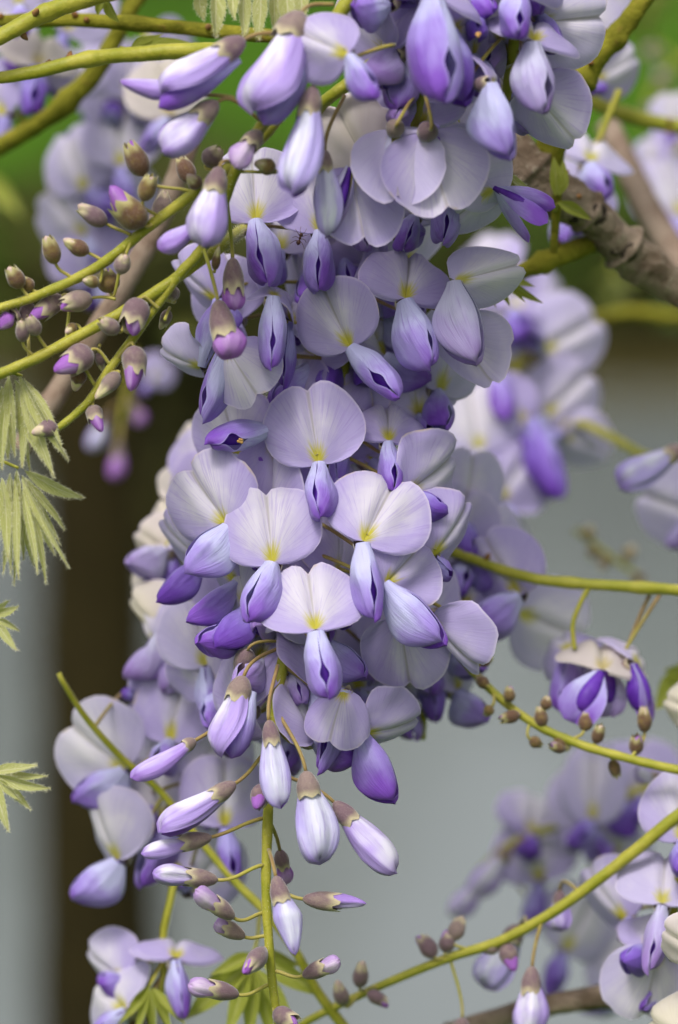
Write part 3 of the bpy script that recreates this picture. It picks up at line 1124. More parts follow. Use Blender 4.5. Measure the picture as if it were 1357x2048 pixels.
woody('green_shoot', 'horizontal green shoot under the gnarled branch', [(960, 580, 50), (1050, 540, 46), (1120, 512, 46), (1200, 480, 52)], [12, 18, 22, 20], 'shoot', 'shoot', .1, ((.5, .3),), 10, bits=4)
woody('green_shoot', 'yellow green shoot with rusty scales arching over the smooth grey stem', [(1150, 190, 100), (1210, 215, 100), (1290, 240, 100), (1420, 262, 100)], [15, 17, 17, 16], 'stem', 'shoot', .06, ((.4, .2), (.7, .2)), 11, bits=5)
woody('green_shoot', 'blurred olive shoot below the gnarled branch', [(1180, 640, 190), (1270, 625, 190), (1400, 640, 190)], [14, 16, 16], 'shoot', 'shoot', .06, (), 12, bits=4)
woody('green_shoot', 'stout smooth green shoot above the slender green shoots', [(-60, 110, 8), (30, 58, 8), (110, 18, 10), (210, -12, 12), (330, -40, 14)], [16, 17, 18, 18], 'stem', 'shoot', .06, ((.45, .2),), 13, bits=3)
woody('green_shoot', 'green shoot with rusty scales passing under the stout shoot', [(-60, 42, 40), (60, 40, 36), (190, 42, 30), (330, 52, 26), (430, 62, 24), (560, 74, 14)], [11, 13, 15, 15, 15], 'shoot', 'shoot', .06, ((.35, .25), (.6, .2)), 14, bits=6)
woody('green_shoot', 'slender green shoot ending behind the half open flower with a pointed wing tip', [(-60, 160, 14), (60, 146, 14), (180, 118, 14), (300, 106, 16), (400, 100, 14), (475, 100, 6)], [12, 13, 15, 17, 14], 'stem', 'shoot', .05, ((.5, .25),), 15, bits=2)
woody('green_shoot', 'olive shoot slanting up behind the slender green shoot', [(-60, 322, 90), (40, 270, 85), (120, 215, 80), (200, 130, 75), (260, 20, 70), (300, -40, 70)], [20, 20, 21, 18, 16], 'shoot', 'shoot', .1, ((.45, .3),), 16, bits=6)
woody('woody_stem', 'slanting grey brown stem behind the budding stalks', [(40, 900, 60), (105, 800, 60), (200, 650, 60), (300, 480, 60), (345, 380, 60), (390, 250, 62)], [22, 23, 24, 24, 22], 'twig', rough=.06, knots=((.18, .2),), seed=17)
woody('woody_stem', 'dark brown twig crossing below the stout slanting budding stalk', [(890, 2064, 70), (1050, 2022, 70), (1200, 1995, 66), (1420, 1975, 64)], [20, 24, 28, 30], 'bark', rough=.08, seed=18)

woody('green_shoot', 'yellow green shoot passing behind the half open flowers towards the violet raceme', [(960, -20, -6), (880, 35, -10), (805, 86, -14), (700, 165, -16), (640, 214, -12), (580, 300, 4)], [15, 14, 13, 12], 'stem', 'shoot', .06, ((.4, .25), (.6, .2)), 19)

# ------------------------------------------------------------------ the raceme in focus
R = Raceme('large lavender wisteria raceme hanging in sharp focus with open flowers above buds',
           [(720, 470, 26), (705, 600, 24), (683, 740, 20), (655, 920, 16), (608, 1120, 10), (576, 1275, 6), (552, 1420, 4), (538, 1600, 2), (533, 1780, 0), (542, 1930, -2), (551, 2010, -3), (556, 2050, -3)],
           (15, 6), hair=.25)
F = R.flower
F(638, 925, 0, 1.0, -9, 0, -4, 'flat', (645, 1036, -7), 1.14, 14, wv=2)
F(545, 1124, -5, .96, -6, -6, -14, 'flat', (506, 1250, -6), 1.25, 24, wv=0)
F(632, 1258, -15, 1.0, -8, 2, -34, 'flat', (657, 1398, -3), 1.28, 0, wv=1)
F(728, 1082, -8, 1.0, 27, -6, -24, 'flat', (742, 1238, -4), 1.12, -14, wv=1)
F(455, 1052, 1, .98, -36, -18, -6, 'flat', (390, 1152, -3), 1.25, 66, wv=0)
F(778, 880, 7, .86, 0, 10, -40, 'roll', (782, 985, -5), .95, -10, wv=1)
F(700, 692, 2, .88, -26, -14, 0, 'flat', (800, 790, -5), 1.2, 0, wv=3)
F(812, 596, 0, .98, 8, 6, -30, 'roll', (850, 738, -4), 1.3, -24, wv=0)
F(912, 562, -2, .98, 74, 0, -18, 'foldp', (935, 722, -3), 1.25, -56, wv=0, wm='wing_dull', cx=False, bs=(.74, 1.05))
F(905, 650, 12, .98, 150, 160, 10, 'foldp', nowing=True)
F(513, 440, 4, .92, -4, 6, -12, 'flat', (540, 570, -8), 1.4, 10, wv=0)
F(640, 462, 5, .95, 3, 0, -10, 'flat', (640, 588, -8), 1.2, 6, wv=0)
F(548, 590, -4, .80, 10, 8, -72, 'hood', (545, 735, -3), 1.35, 14, wv=1)
F(580, 640, 6, .80, 20, 30, -50, 'roll', (570, 770, 0), .95, 30, wm='wing_deep')
F(452, 690, -3, .86, 150, 10, 30, 'hood', (425, 838, 4), 1.05, 20, wv=3)
F(400, 735, 6, .7, -70, -40, -20, 'foldp', (430, 600, 0), 1.0, 50, wv=0)
F(552, 858, 5, .9, 98, 0, 0, 'flat', (414, 884, -5), 1.1, -16, wv=3, stamens=True, bs=(.3, .3), gap=.55, cx=False)
F(548, 880, 9, .92, 168, 0, -10, 'flat', nowing=True)
F(480, 910, 14, .95, -20, -10, -10, 'fold', (430, 1010, -3), 1.1, 40)
F(815, 985, 4, .95, 58, 34, -22, 'curl', (880, 1040, 2), 1.0, -50, wm='wing_deep')
F(772, 1168, -6, .88, 46, 22, -18, 'curl', (878, 1292, -4), 1.3, -48, wv=2)
F(868, 1112, 5, .92, 40, 40, -10, 'fold', (880, 1150, 6), .9, -30, wm='wing_deep')
F(860, 1240, 6, .9, 140, 50, 10, 'fold', nowing=True)
F(800, 1240, 8, .92, 172, 10, -10, 'flat', nowing=True)
F(470, 1165, 12, .85, -40, -40, -20, 'fold', (385, 1258, -4), 1.0, 60, wv=1, wm='wing')
F(400, 1120, 18, .85, -50, -40, -10, 'fold', (322, 1205, -2), .9, 60, wm='wing_deep')
# lower, opening flowers
B = R.bud
B(488, 1352, 440, 1512, 100, -6, -3, 48, 78, 'fold', 1, True, 'wing', .99, 14, a=(562, 1295, 4))
F(690, 1378, -2, .82, -160, 10, 46, 'hood', (650, 1535, 3), 1.0, 20, wv=3)
F(728, 1470, 2, .90, 82, 40, -30, 'fold', (775, 1605, -2), 1.2, -70, wv=2)
B(392, 1480, 262, 1552, 56, -4, -4, 26, 60, 'fold_violet', 0, True, 'wing', 1.0, 10, a=(470, 1440, 6))
B(538, 1440, 562, 1614, 70, -10, -4, 50, 0, 'fold_blue', 0, True, 'wing', 1.02, 6, a=(556, 1330, -3))
B(612, 1542, 640, 1726, 96, -9, -3, 54, -12, 'fold_blue', 0, True, 'wing', 1.0, 6, a=(562, 1435, -3))
B(668, 1604, 795, 1742, 82, -4, -3, 58, -45, 'fold', 2, True, 'wing', 1.0, 8, a=(548, 1545, 0))
B(472, 1566, 318, 1660, 74, -7, -3, 50, 62, 'fold', 1, True, 'wing', 1.0, 8, a=(532, 1505, 0))
B(424, 1674, 284, 1704, 46, -5, -3, 62, 60, 'fold', 0, True, 'wing', 1.0, 8, cw=40, a=(530, 1636, 2))
B(436, 1760, 308, 1746, 48, -5, -4, 60, 30, 'fold', 0, True, 'wing', 1.0, 6, cw=42, a=(528, 1730, 0), pm='pedicel_green')
B(468, 1836, 392, 1780, 46, -6, -5, 54, 0, 'fold_pink', 0, False, cw=40, a=(530, 1826, 0), pm='pedicel_green')
B(490, 1874, 430, 1846, 38, -1, -3, 52, 0, 'fold_pink', 0, False, cw=38, a=(536, 1872, -1), pm='pedicel_green')
B(552, 1752, 590, 1908, 58, -11, -5, 58, -6, 'fold_blue', 3, False, cw=42, a=(538, 1700, -1))
B(606, 1798, 732, 1810, 42, -4, -2, 66, 60, 'fold_violet', 3, False, cw=42, a=(538, 1770, 0), pm='pedicel_green')
B(478, 1990, 378, 1968, 42, -5, -4, 60, 0, 'fold_pink', 0, False, cw=42, a=(545, 1968, -2), pm='pedicel_green')
B(606, 1952, 680, 1920, 38, -4, -3, 52, 0, 'fold_pink', 0, False, cw=38, a=(546, 1942, -2), pm='pedicel_green')
R.small(528, 1900, 494, 1944, 40, -3, -14, 'm', 'calyx', a=(541, 1885, -1), cover=.85)
R.small(548, 2022, 600, 2050, 40, -4, -3, 'm', 'calyx', a=(553, 2010, -3))
R.small(522, 1572, 518, 1622, 40, -4, -6, 'm', 'calyx', a=(538, 1590, 2), cover=.8)
R.small(496, 1300, 480, 1352, 44, 2, 6, 'm', 'calyx', a=(572, 1282, 6), cover=.9, pm='pedicel')
B(490, 1400, 470, 1470, 50, 14, 4, 40, 30, 'fold', 0, True, 'wing_deep')
B(560, 1700, 572, 1770, 34, 8, 4, 36, 0, 'tip_magenta', 0, False, cw=34)
# flowers further in, filling the mass behind the front ones
R.scatter(13, .06, .33, 82, .95, 21, (-85, 85), depth=.15, jit=30)
R.scatter(14, .0, .42, 105, .95, 22, (-75, 75), ('flat', 'roll', 'fold', 'flatp'), ('wing', 'wing_deep'), 30, -.10)
R.scatter(9, .34, .54, 85, .9, 23, (-60, 80), depth=-.4, jit=26, wm=('wing', 'wing_dull'))
F(880, 780, 24, .95, 20, 30, -10, 'flatp')
F(840, 830, 26, .95, -10, 10, -10, 'flatp')
F(690, 520, 22, .9, -10, 0, -10, 'flatp')
F(560, 500, 24, .9, 10, -20, -10, 'flatp')
F(470, 640, 22, .85, -20, -30, -10, 'flat')
F(430, 600, 16, .8, -50, -50, -10, 'fold', wm='wing_deep')

for x, y, d, rl, yw, kd_ in [(660, 1330, 30, 10, 10, 'flatp'), (720, 1380, 34, -12, 0, 'flat'), (610, 1400, 36, -20, -10, 'flatp'), (480, 1440, 34, 12, -20, 'flat'), (760, 1300, 30, 24, 20, 'flatp'),
                             (540, 1350, 38, 0, 0, 'flatp'), (430, 1380, 36, -30, -30, 'flat'), (690, 1440, 40, 8, 10, 'flat'), (580, 1480, 40, -8, 0, 'flat'), (830, 1260, 32, 20, 20, 'flat')]:
    F(x, y, d, .9, rl, yw, -16, kd_, wm='wing_dull' if kd_ == 'flatp' else 'wing')

# ------------------------------------------------------------------ the raceme hanging before it at the top
Rt = Raceme('curving raceme with large half open flowers near its base and tiny buds at its tip',
            [(760, -80, -36), (705, -10, -34), (655, 62, -33), (600, 152, -32), (520, 258, -28), (470, 345, -24), (415, 483, -18), (356, 553, -16), (264, 680, -14), (215, 745, -14), (178, 802, -14), (122, 852, -14), (100, 858, -14)],
            (13.5, 6), hair=.55)
B = Rt.bud
B(604, 24, 500, 222, 136, -36, -6, 62, 50, 'fold', 1, True, 'wing', 1.02, 22, a=(668, 8, -34), label='large half open flower, white above and violet below')
B(490, 78, 322, 182, 96, -36, -4, 56, 62, 'fold', 1, True, 'wing', 1.12, 18, a=(560, 66, -34))
B(372, 186, 242, 160, 46, -33, -2, 14, 60, 'fold_violet', 3, False, a=(470, 196, -32), cw=24)
B(436, 204, 322, 298, 92, -34, -4, 52, 45, 'fold', 2, True, 'wing', 1.0, 10, a=(520, 240, -30))
B(628, 172, 582, 384, 92, -36, -6, 60, 35, 'fold_blue', 1, True, 'wing', 1.04, 8, a=(600, 150, -32))
B(440, 334, 402, 490, 92, -32, -5, 58, 35, 'fold', 2, True, 'wing', 1.0, 10, a=(480, 330, -26))
B(392, 450, 316, 494, 56, -28, -2, 14, 60, 'fold_violet', 0, True, 'wing', 1.0, 6, a=(410, 440, -20), cw=26)
B(520, 262, 470, 334, 50, -30, -4, 38, 0, 'fold_pink', 2, False, cw=44, a=(545, 245, -28), pm='pedicel_green')
Rt.flower(694, 110, -44, .80, -62, 0, -12, 'fold', (742, 208, -4), 1.0, -40, wv=3, a=(790, 90, -30))
S = Rt.small
S(550, 340, 510, 322, 34, -26, -2, 'c', a=(470, 345, -24))
S(262, 652, 252, 664, 30, -14, -2, 'c')
S(282, 598, 256, 668, 54, -18, -3, 'm', 'calyx', cover=.70, a=(318, 618, -16))
S(268, 692, 272, 782, 50, -18, -3, 'm', 'calyx', cover=.58, a=(232, 722, -14))
S(182, 700, 112, 752, 56, -16, -4, 'm', 'calyx', cover=.55, a=(225, 735, -14))
S(238, 746, 192, 798, 34, -16, -3, 'c', 'calyx', a=(214, 748, -14))
S(186, 812, 198, 866, 34, -14, -3, 'm', 'calyx', cover=.5, a=(190, 788, -14))
S(116, 852, 62, 866, 36, -14, -2, 'c', 'calyx', a=(124, 852, -14))
S(198, 704, 206, 744, 20, -12, 2, 'c', 'calyx', a=(200, 690, -14))
S(162, 738, 150, 782, 34, -13, 2, 'c', 'calyx_brown', a=(190, 770, -14))
S(350, 600, 336, 560, 30, -10, 2, 'c', 'calyx', a=(330, 600, -14))
S(338, 620, 322, 660, 24, -10, 2, 'c', 'calyx', a=(330, 640, -15))
# hanging buds in front of the focus plane
B(436, 600, 460, 716, 70, -20, -4, 82, 0, 'tip_magenta', 0, False, cw=56, cm='calyx', a=(404, 485, -18), pm='pedicel_green')
B(466, 516, 470, 620, 50, -14, -4, 72, 0, 'tip_magenta', 0, False, cw=46, cm='calyx', a=(452, 385, -22), pm='pedicel_green')

Rm = Raceme('budding stalk set mostly with small closed brown buds',
            [(560, 235, -22), (480, 318, -22), (392, 384, -22), (300, 452, -20), (200, 530, -18), (90, 585, -16), (-40, 628, -14)], (10.5, 7.5), hair=.55, group='budding stalks')
S = Rm.small
S(290, 352, 256, 284, 46, -22, -2, 'm', cover=.9, a=(385, 385, -22))
S(382, 364, 362, 318, 38, -16, 4, 'm', cover=.95, a=(392, 384, -22))
S(398, 372, 376, 352, 30, -24, -4, 'c', a=(400, 378, -22))
S(286, 402, 304, 352, 36, -24, -2, 'c', cover=.95, a=(320, 436, -20))
S(322, 440, 330, 384, 40, -16, 2, 'c', 'calyx', cover=.9)
S(412, 330, 440, 296, 44, -20, -2, 'c', 'calyx', cover=.9)
S(290, 452, 212, 380, 60, -22, -2, 'm', cover=.62, a=(316, 440, -20))
S(214, 448, 154, 412, 38, -20, -2, 'c', 'calyx', cover=.85, a=(262, 470, -20))
S(112, 528, 94, 470, 36, -18, -2, 'c', cover=.85, a=(146, 558, -17))
S(178, 506, 126, 480, 34, -18, -2, 'c', cover=.8, a=(206, 522, -18))
S(44, 576, 18, 532, 36, -16, -2, 'c', cover=.85, a=(62, 600, -16))
S(66, 580, 42, 556, 30, -14, 0, 'c', cover=.9, a=(90, 584, -16))
S(240, 546, 252, 508, 34, -20, -3, 'c', 'calyx', cover=.85, a=(262, 484, -20))
S(60, 602, 46, 676, 36, -12, 2, 'm', 'calyx', cover=.85, a=(70, 592, -16))
S(222, 586, 212, 540, 46, -14, 0, 'm', cover=.95, a=(250, 490, -20))
S(196, 566, 168, 560, 26, -18, -4, 'c', cover=.8, a=(206, 528, -18))

Rl = Raceme('fuzzy budding stalk with purple tipped buds just above the drooping leaves',
            [(640, 420, 50), (560, 430, 36), (490, 458, 6), (450, 488, -10), (400, 522, -14), (300, 592, -16), (180, 660, -16), (60, 722, -16), (-40, 762, -16)], (11.5, 9.5), hair=.7, group='budding stalks')
S = Rl.small
S(184, 596, 122, 610, 44, -14, -4, 'm', 'calyx', cover=.9, a=(232, 598, -15))
S(124, 592, 60, 642, 42, -12, -2, 'm', 'calyx', cover=.6, a=(134, 690, -15))
S(36, 626, -6, 650, 42, -12, -2, 'm', 'calyx', cover=.2, a=(60, 720, -16))
S(76, 670, 58, 632, 30, -18, -3, 'c', 'calyx', cover=.9, a=(98, 704, -16))
S(46, 684, 44, 640, 28, -18, -2, 'c', 'calyx', cover=.9, a=(70, 716, -16))
S(238, 664, 200, 640, 34, -18, -3, 'c', 'calyx', cover=.9, a=(252, 646, -16))
S(430, 540, 438, 492, 18, -16, -2, 'c', 'calyx_brown', a=(440, 486, -13))
S(346, 572, 340, 606, 26, -12, 0, 'm', 'calyx', cover=.9)
S(150, 650, 132, 668, 22, -14, -3, 'c', 'calyx_brown')

# ------------------------------------------------------------------ racemes hanging at the top right, a little before the focus plane
Ru = Raceme('raceme of violet flowers with two pale ones seen from behind by their grey calyces',
            [(905, -140, -22), (890, -40, -22), (868, 60, -20), (845, 170, -16), (820, 300, -10)], (14, 8), hair=0)
F = Ru.flower
F(870, -10, -38, 1.05, 10, 10, -60, 'roll', (868, 205, -4), 1.45, -14, wv=3, wm='wing')
F(905, 60, -30, .95, 66, 30, -40, 'fold', (915, 205, -2), 1.25, -50, wv=2, wm='wing_deep')
F(790, 262, -22, .92, 178, 178, 12, 'flatp', (788, 390, 6), .95, 0, wm='wing_dull')
F(852, 268, -22, 1.0, 165, 168, 8, 'flat', (850, 380, 10), .9, 0, wm='wing_dull')
F(700, 340, -20, .92, 170, 160, 4, 'flat', (655, 470, -4), .9, 30, wm='wing_dull', cx=False)
Ru.bud(650, 300, 655, 470, 62, -26, -3, 44, 0, 'fold_blue', 0, False, a=(690, 190, -24))
F(735, 330, -12, .9, -30, -10, 10, 'torno', nowing=True, cx=False)
F(770, 10, -30, .9, -90, -20, -50, 'roll', (700, 30, -4), 1.2, 60, wv=2)
F(960, 30, -24, .85, 30, 60, 0, 'fold', (955, 80, -4), .9, 40, wm='wing_deep', stamens=True)
F(893, 370, -8, .92, 52, 8, -14, 'flatp', nowing=True, cx=False)
F(905, 385, 4, .9, 30, 20, -40, 'rollp', (888, 490, -6), 1.3, 20, wv=0)
F(985, 378, -6, .86, -128, -10, -16, 'foldp', (1092, 440, -2), 1.0, 0, blades=((-12, 10), (24, 50), (6, -40)), cx=False, bs=(.8, 1))
F(830, 430, 10, .98, 10, 10, -10, 'flatp', (805, 500, -4), .9)
F(720, 430, 12, .95, 20, 10, -30, 'rollp', (730, 500, 0), .9, wm='wing_dull')
F(800, 455, 14, .9, -14, 10, -40, 'rollp', (850, 470, -2), .9)
Ru.scatter(7, .35, 1.0, 90, .92, 31, (-80, 80), ('flatp', 'flat', 'roll'), ('wing', 'wing_dull'), 30, -.1)

Rv = Raceme('raceme of violet flowers with a pale cap shaped petal beside the knobbly green shoot',
            [(1060, -120, -20), (1045, -20, -18), (1030, 70, -14), (1015, 180, -6), (1000, 260, 2)], (13, 8))
F = Rv.flower
F(985, 168, -32, .86, 78, 10, -74, 'hood', (1000, 320, -3), 1.3, -10, wv=1, wm='wing')
F(1068, 80, -28, 1.0, 10, 10, -50, 'roll', (1066, 232, -3), 1.2, -24, wv=1, wm='wing_dull')
F(1060, 175, -18, .95, 140, 20, -10, 'fold', nowing=True)
F(1035, -30, -30, 1.0, 10, 10, -50, 'roll', (1028, 82, -2), 1.15, 0, wv=3)
F(1075, 45, -14, .92, 84, 10, -10, 'flatp', nowing=True)
F(1010, 110, -12, .9, -20, 0, -30, 'flatp', nowing=True)
Rv.scatter(5, .3, 1.0, 70, .9, 33, (-60, 60), ('flat', 'flatp', 'fold'), ('wing', 'wing_dull'), 24, -.2)


# ------------------------------------------------------------------ racemes further back
def back_raceme(label, stem, rad, flowers, n=0, t=(0, 1), radius=90, sc=.95, seed=1, face=(-80, 80), bs=('flat', 'fold', 'roll', 'flatp'), wm=('wing', 'wing_deep'), depth=.3, buds=()):
    r = Raceme(label, stem, rad, knobs=False)
    for f in flowers:
        r.flower(*f[0], **f[1])
    if n:
        r.scatter(n, t[0], t[1], radius, sc, seed, face, bs, wm, 26, depth)
    for b in buds:
        r.bud(*b[0], **b[1])
    return r


def fl(*a, **k):
    return (a, k)


back_raceme('blurred raceme with round white petals and violet wings between sharp raceme and water',
            [(1010, 520, 150), (1030, 640, 150), (1030, 800, 148), (1010, 960, 146), (985, 1080, 145), (960, 1200, 144)], (13, 8),
            [fl(1085, 700, 130, .98, 60, 10, -8, 'flatp', (1040, 640, -6)), fl(1090, 830, 130, .92, 46, 10, -6, 'flatp', (1060, 905, -6), wm='wing'),
             fl(1130, 870, 128, .72, 110, 30, -10, 'flatp', (1040, 890, -4), wm='wing_deep'), fl(1060, 840, 125, .95, -70, -10, -10, 'flat', (1110, 1000, -6), 1.4, -30, wm='wing_deep'),
             fl(990, 720, 128, .95, -10, -20, -20, 'flatp', (1010, 840, -6)), fl(960, 900, 122, .95, -10, 10, -10, 'flatp', (985, 1000, -6)),
             fl(1030, 620, 128, .9, 10, 10, -50, 'roll', (1035, 690, -6), 1.2, wm='wing_deep'), fl(1000, 1000, 122, .9, 30, 10, -10, 'flat', (1030, 1080, -6), wm='wing')],
            13, (.05, .95), 95, .95, 41, (-90, 90), depth=.1)
woody('green_shoot', 'blurred green stalk running from the round white petals to the pale blue bud', [(1110, 850, 135), (1170, 850, 125), (1240, 885, 118), (1300, 915, 112), (1400, 930, 105)], [9, 11, 11, 10], 'stem', 'shoot', .04, seed=30)
back_raceme('single pale blue half open flower over the water at the end of a blurred stalk', [(1460, 850, 80), (1420, 870, 78), (1385, 885, 76), (1370, 890, 76)], (10, 6),
            [fl(1400, 1030, 95, .9, -70, -10, -10, 'flatp', (1330, 1100, -3), wm='wing_dull')], buds=[fl(1368, 895, 1240, 968, 82, 76, -3, 40, 30, 'fold_blue', 1, True, 'wing', 1.02, 14)])
back_raceme('pale raceme behind the sharp one by the long horizontal stalk',
            [(900, 960, 62), (880, 1100, 60), (860, 1240, 58), (850, 1380, 56), (845, 1480, 55)], (12, 8),
            [fl(1035, 1190, 50, .98, -30, -12, -6, 'fold', (930, 1270, -4), 1.2, 45, wm='wing', wv=2), fl(930, 1120, 60, .95, 30, 10, -10, 'flatp'),
             fl(925, 1215, 56, .9, 20, 20, -20, 'flat', (935, 1340, -3), wm='wing_deep'), fl(800, 1390, 58, .95, 10, 10, -14, 'flat', (830, 1480, -4), wm='wing'),
             fl(860, 1330, 56, .95, -10, 10, -10, 'flat', (870, 1440, -3), wm='wing_deep'), fl(770, 1290, 52, .95, 10, 0, -10, 'flatp', (760, 1400, -3))],
            8, (.1, .85), 80, .95, 43, (-80, 80), depth=.0)
woody('green_shoot', 'long horizontal yellow green stalk from which the drooping violet flower hangs',
      [(860, 1090, 58), (930, 1112, 54), (1000, 1138, 50), (1085, 1160, 46), (1200, 1170, 44), (1300, 1176, 44), (1420, 1182, 44)], [11, 11, 12, 13], 'stem', 'shoot', .07, ((.5, .2), (.7, .2), (.85, .2)), 31, bits=3)
r_ = back_raceme('drooping violet flower with a cream petal hanging from the horizontal stalk',
                 [(1180, 1172, 44), (1162, 1205, 44), (1146, 1250, 44), (1150, 1300, 44)], (5.5, 5),
                 [fl(1205, 1338, 38, 1.0, 6, 4, -58, 'rollo', (1150, 1438, -2), 1.5, 10, wm='wing', blades=((-8, 20), (14, -30)), cx=False),
                  fl(1272, 1325, 42, .9, 50, 10, -70, 'hoodp', (1290, 1442, -2), 1.5, -20, wm='wing', blades=((-8, 10), (10, -20)), a=(1320, 1190, 44)),
                  fl(1215, 1325, 46, .9, -10, 0, -70, 'hood', (1215, 1425, 0), 1.4, 0, wm='wing_dull', blades=((-6, 10), (10, -20)), a=(1300, 1190, 46)),
                  fl(1140, 1300, 52, .9, -30, 0, -60, 'hood', (1130, 1420, 0), 1.3, 0, wm='wing', cx=False),
                  fl(1040, 1225, 78, .95, 112, 0, -10, 'flatp', nowing=True, cx=False)])
r_ = Raceme('thin slanting green stalk set with tiny brown buds below the drooping violet flower', [(890, 1270, 40), (925, 1318, 38), (980, 1378, 36), (1060, 1442, 34), (1150, 1485, 32), (1250, 1515, 30), (1400, 1548, 28)], (7.5, 9), group='budding stalks')
for i, (x0, y0, x1, y1, w) in enumerate([(925, 1310, 914, 1285, 26), (960, 1330, 985, 1312, 24), (975, 1372, 955, 1355, 26), (1020, 1405, 1018, 1372, 26), (1090, 1420, 1096, 1392, 26),
                                         (1085, 1455, 1080, 1412, 30), (1040, 1428, 1000, 1440, 28), (1110, 1470, 1140, 1500, 28), (985, 1412, 970, 1432, 24), (1168, 1462, 1176, 1424, 32),
                                         (1192, 1486, 1202, 1450, 28), (1290, 1465, 1288, 1412, 32), (1272, 1508, 1274, 1470, 32), (1225, 1520, 1235, 1555, 26), (1060, 1478, 1085, 1492, 26), (1130, 1500, 1100, 1490, 24)]):
    r_.small(x0, y0, x1, y1, w, 33, rnd.uniform(-3, 3), 'c' if i % 3 else 'm', 'calyx_brown', cover=.9)

r_ = back_raceme('stout slanting green stalk with pinkish buds and hanging half open flowers',
                 [(1470, 1560, 30), (1357, 1632, 32), (1270, 1702, 34), (1180, 1772, 36), (1090, 1834, 38), (1000, 1882, 40), (900, 1915, 42), (800, 1955, 44), (700, 2000, 46), (620, 2040, 48), (560, 2080, 50)], (15, 7), [])
for x0, y0, x1, y1, w, tp_ in [(870, 1915, 838, 1868, 38, 'm'), (905, 1880, 925, 1832, 36, 'c'), (890, 1905, 900, 1860, 36, 'm'), (1000, 1890, 960, 1898, 34, 'm'), (1010, 1885, 1030, 1945, 40, 'm'),
                               (720, 1975, 724, 1920, 34, 'c'), (735, 1985, 780, 2010, 30, 'm'), (690, 2010, 672, 1960, 34, 'c'), (925, 2035, 920, 2080, 34, 'm')]:
    r_.small(x0, y0, x1, y1, w, 41, rnd.uniform(-3, 3), tp_, 'calyx', cover=.8)
r_.bud(1065, 1932, 1055, 2070, 84, 36, -3, 58, 0, 'fold', 0, True, 'wing', 1.0, 8, a=(1085, 1838, 38), cm='calyx')
r_.bud(1040, 1850, 970, 1975, 92, 60, 0, 40, 30, 'fold_blue', 1, True, 'wing', 1.0, 10)
r_.bud(1120, 1780, 1118, 1862, 60, 50, 0, 30, 30, 'fold', 1, True, 'wing_deep', 1.0, 10)

back_raceme('pale lilac raceme with a broad open banner just under the stout slanting stalk',
            [(1400, 1600, 32), (1370, 1700, 32), (1345, 1850, 34), (1340, 2000, 36)], (12, 8),
            [fl(1325, 1806, 28, .92, 8, -6, -44, 'flatp', (1304, 1940, -3), 1.0, 10, wv=3, wm='wing_dull'), fl(1315, 1900, 34, .92, 190, 0, 0, 'flatp', nowing=True),
             fl(1250, 1840, 52, .9, -40, -30, -10, 'fold', (1270, 1880, -3), 1.2, wm='wing_deep'), fl(1330, 1960, 40, .9, 40, 0, -10, 'flat', (1280, 2020, -3), wm='wing')],
            3, (.2, .9), 70, .9, 47, depth=.1)
back_raceme('far blurred violet raceme behind the slanting stalk', [(1330, 1560, 120), (1240, 1600, 120), (1120, 1650, 120), (1020, 1690, 122), (960, 1740, 124)], (13, 8),
            [fl(1185, 1640, 110, .95, 2, 0, -8, 'flatp', (1140, 1700, -3), 1.0, wm='wing_deep', bs=(.8, 1.15)), fl(1230, 1710, 118, .9, 10, 0, -40, 'rollp', (1200, 1760, 0)),
             fl(1080, 1760, 120, .9, -10, 0, -20, 'flat', (1060, 1860, 0), wm='wing_deep'), fl(1200, 1930, 125, .95, 10, 10, -10, 'flat', (1240, 2010, 0), wm='wing'),
             fl(1130, 1900, 120, .95, 30, 10, -10, 'flatp', (1100, 1990, 0), wm='wing_deep'), fl(1260, 2000, 122, .95, 0, 10, -10, 'flatp', (1160, 2010, 0), wm='wing_deep')],
            4, (.1, .8), 70, .9, 49, depth=.1,
            buds=[fl(1020, 1700, 940, 1790, 76, 116, 0, 30, 20, 'fold', 0, True, 'wing_deep', 1.0, 16), fl(970, 1760, 900, 1830, 66, 116, 0, 30, 20, 'fold', 0, True, 'wing_deep', 1.0, 16),
                  fl(1180, 1640, 1130, 1700, 60, 112, 0, 24, 20, 'fold', 0, True, 'wing_deep', 1.0, 20), fl(1330, 1560, 1270, 1540, 46, 70, 0, 30, 20, 'fold', 0, True, 'wing_deep', 1.0, 10)])
# left side
back_raceme('blurred raceme with cream withered petals behind the sharp raceme near the dark trunk',
            [(430, 800, 74), (420, 950, 70), (390, 1100, 66), (370, 1250, 62), (350, 1400, 58)], (12, 8),
            [fl(355, 1000, 72, .66, 10, -30, 0, 'torno', nowing=True), fl(350, 1110, 68, .66, -60, -20, 0, 'foldo', (330, 1180, 0), wm='wing_deep'),
             fl(345, 1060, 70, .6, -20, -20, -20, 'torno', nowing=True), fl(320, 1260, 56, .74, -50, -40, -30, 'foldo', (300, 1360, 0), 1.1, 30, wm='wing_dull'), fl(310, 1130, 66, .62, -60, 0, -40, 'rollo', (310, 1210, 0), 1.1, 40, wm='wing_deep'),
             fl(380, 1300, 56, .8, 60, 20, -60, 'hoodo', (330, 1380, 0), 1.2, 20, wm='wing_dull'), fl(310, 1290, 56, .7, -30, -60, -30, 'foldp', (260, 1360, 0), 1.15, 60, wm='wing_dull'),
             fl(410, 1330, 36, .9, -10, 0, -10, 'flatp', (420, 1440, 0)), fl(470, 1260, 34, .9, 10, 10, -10, 'flat'), fl(395, 910, 76, .55, -10, 0, -20, 'foldo', nowing=True)],
            9, (.25, 1), 75, .88, 51, (-70, 90), ('flat', 'fold', 'flatp'), ('wing', 'wing_dull'), .0)
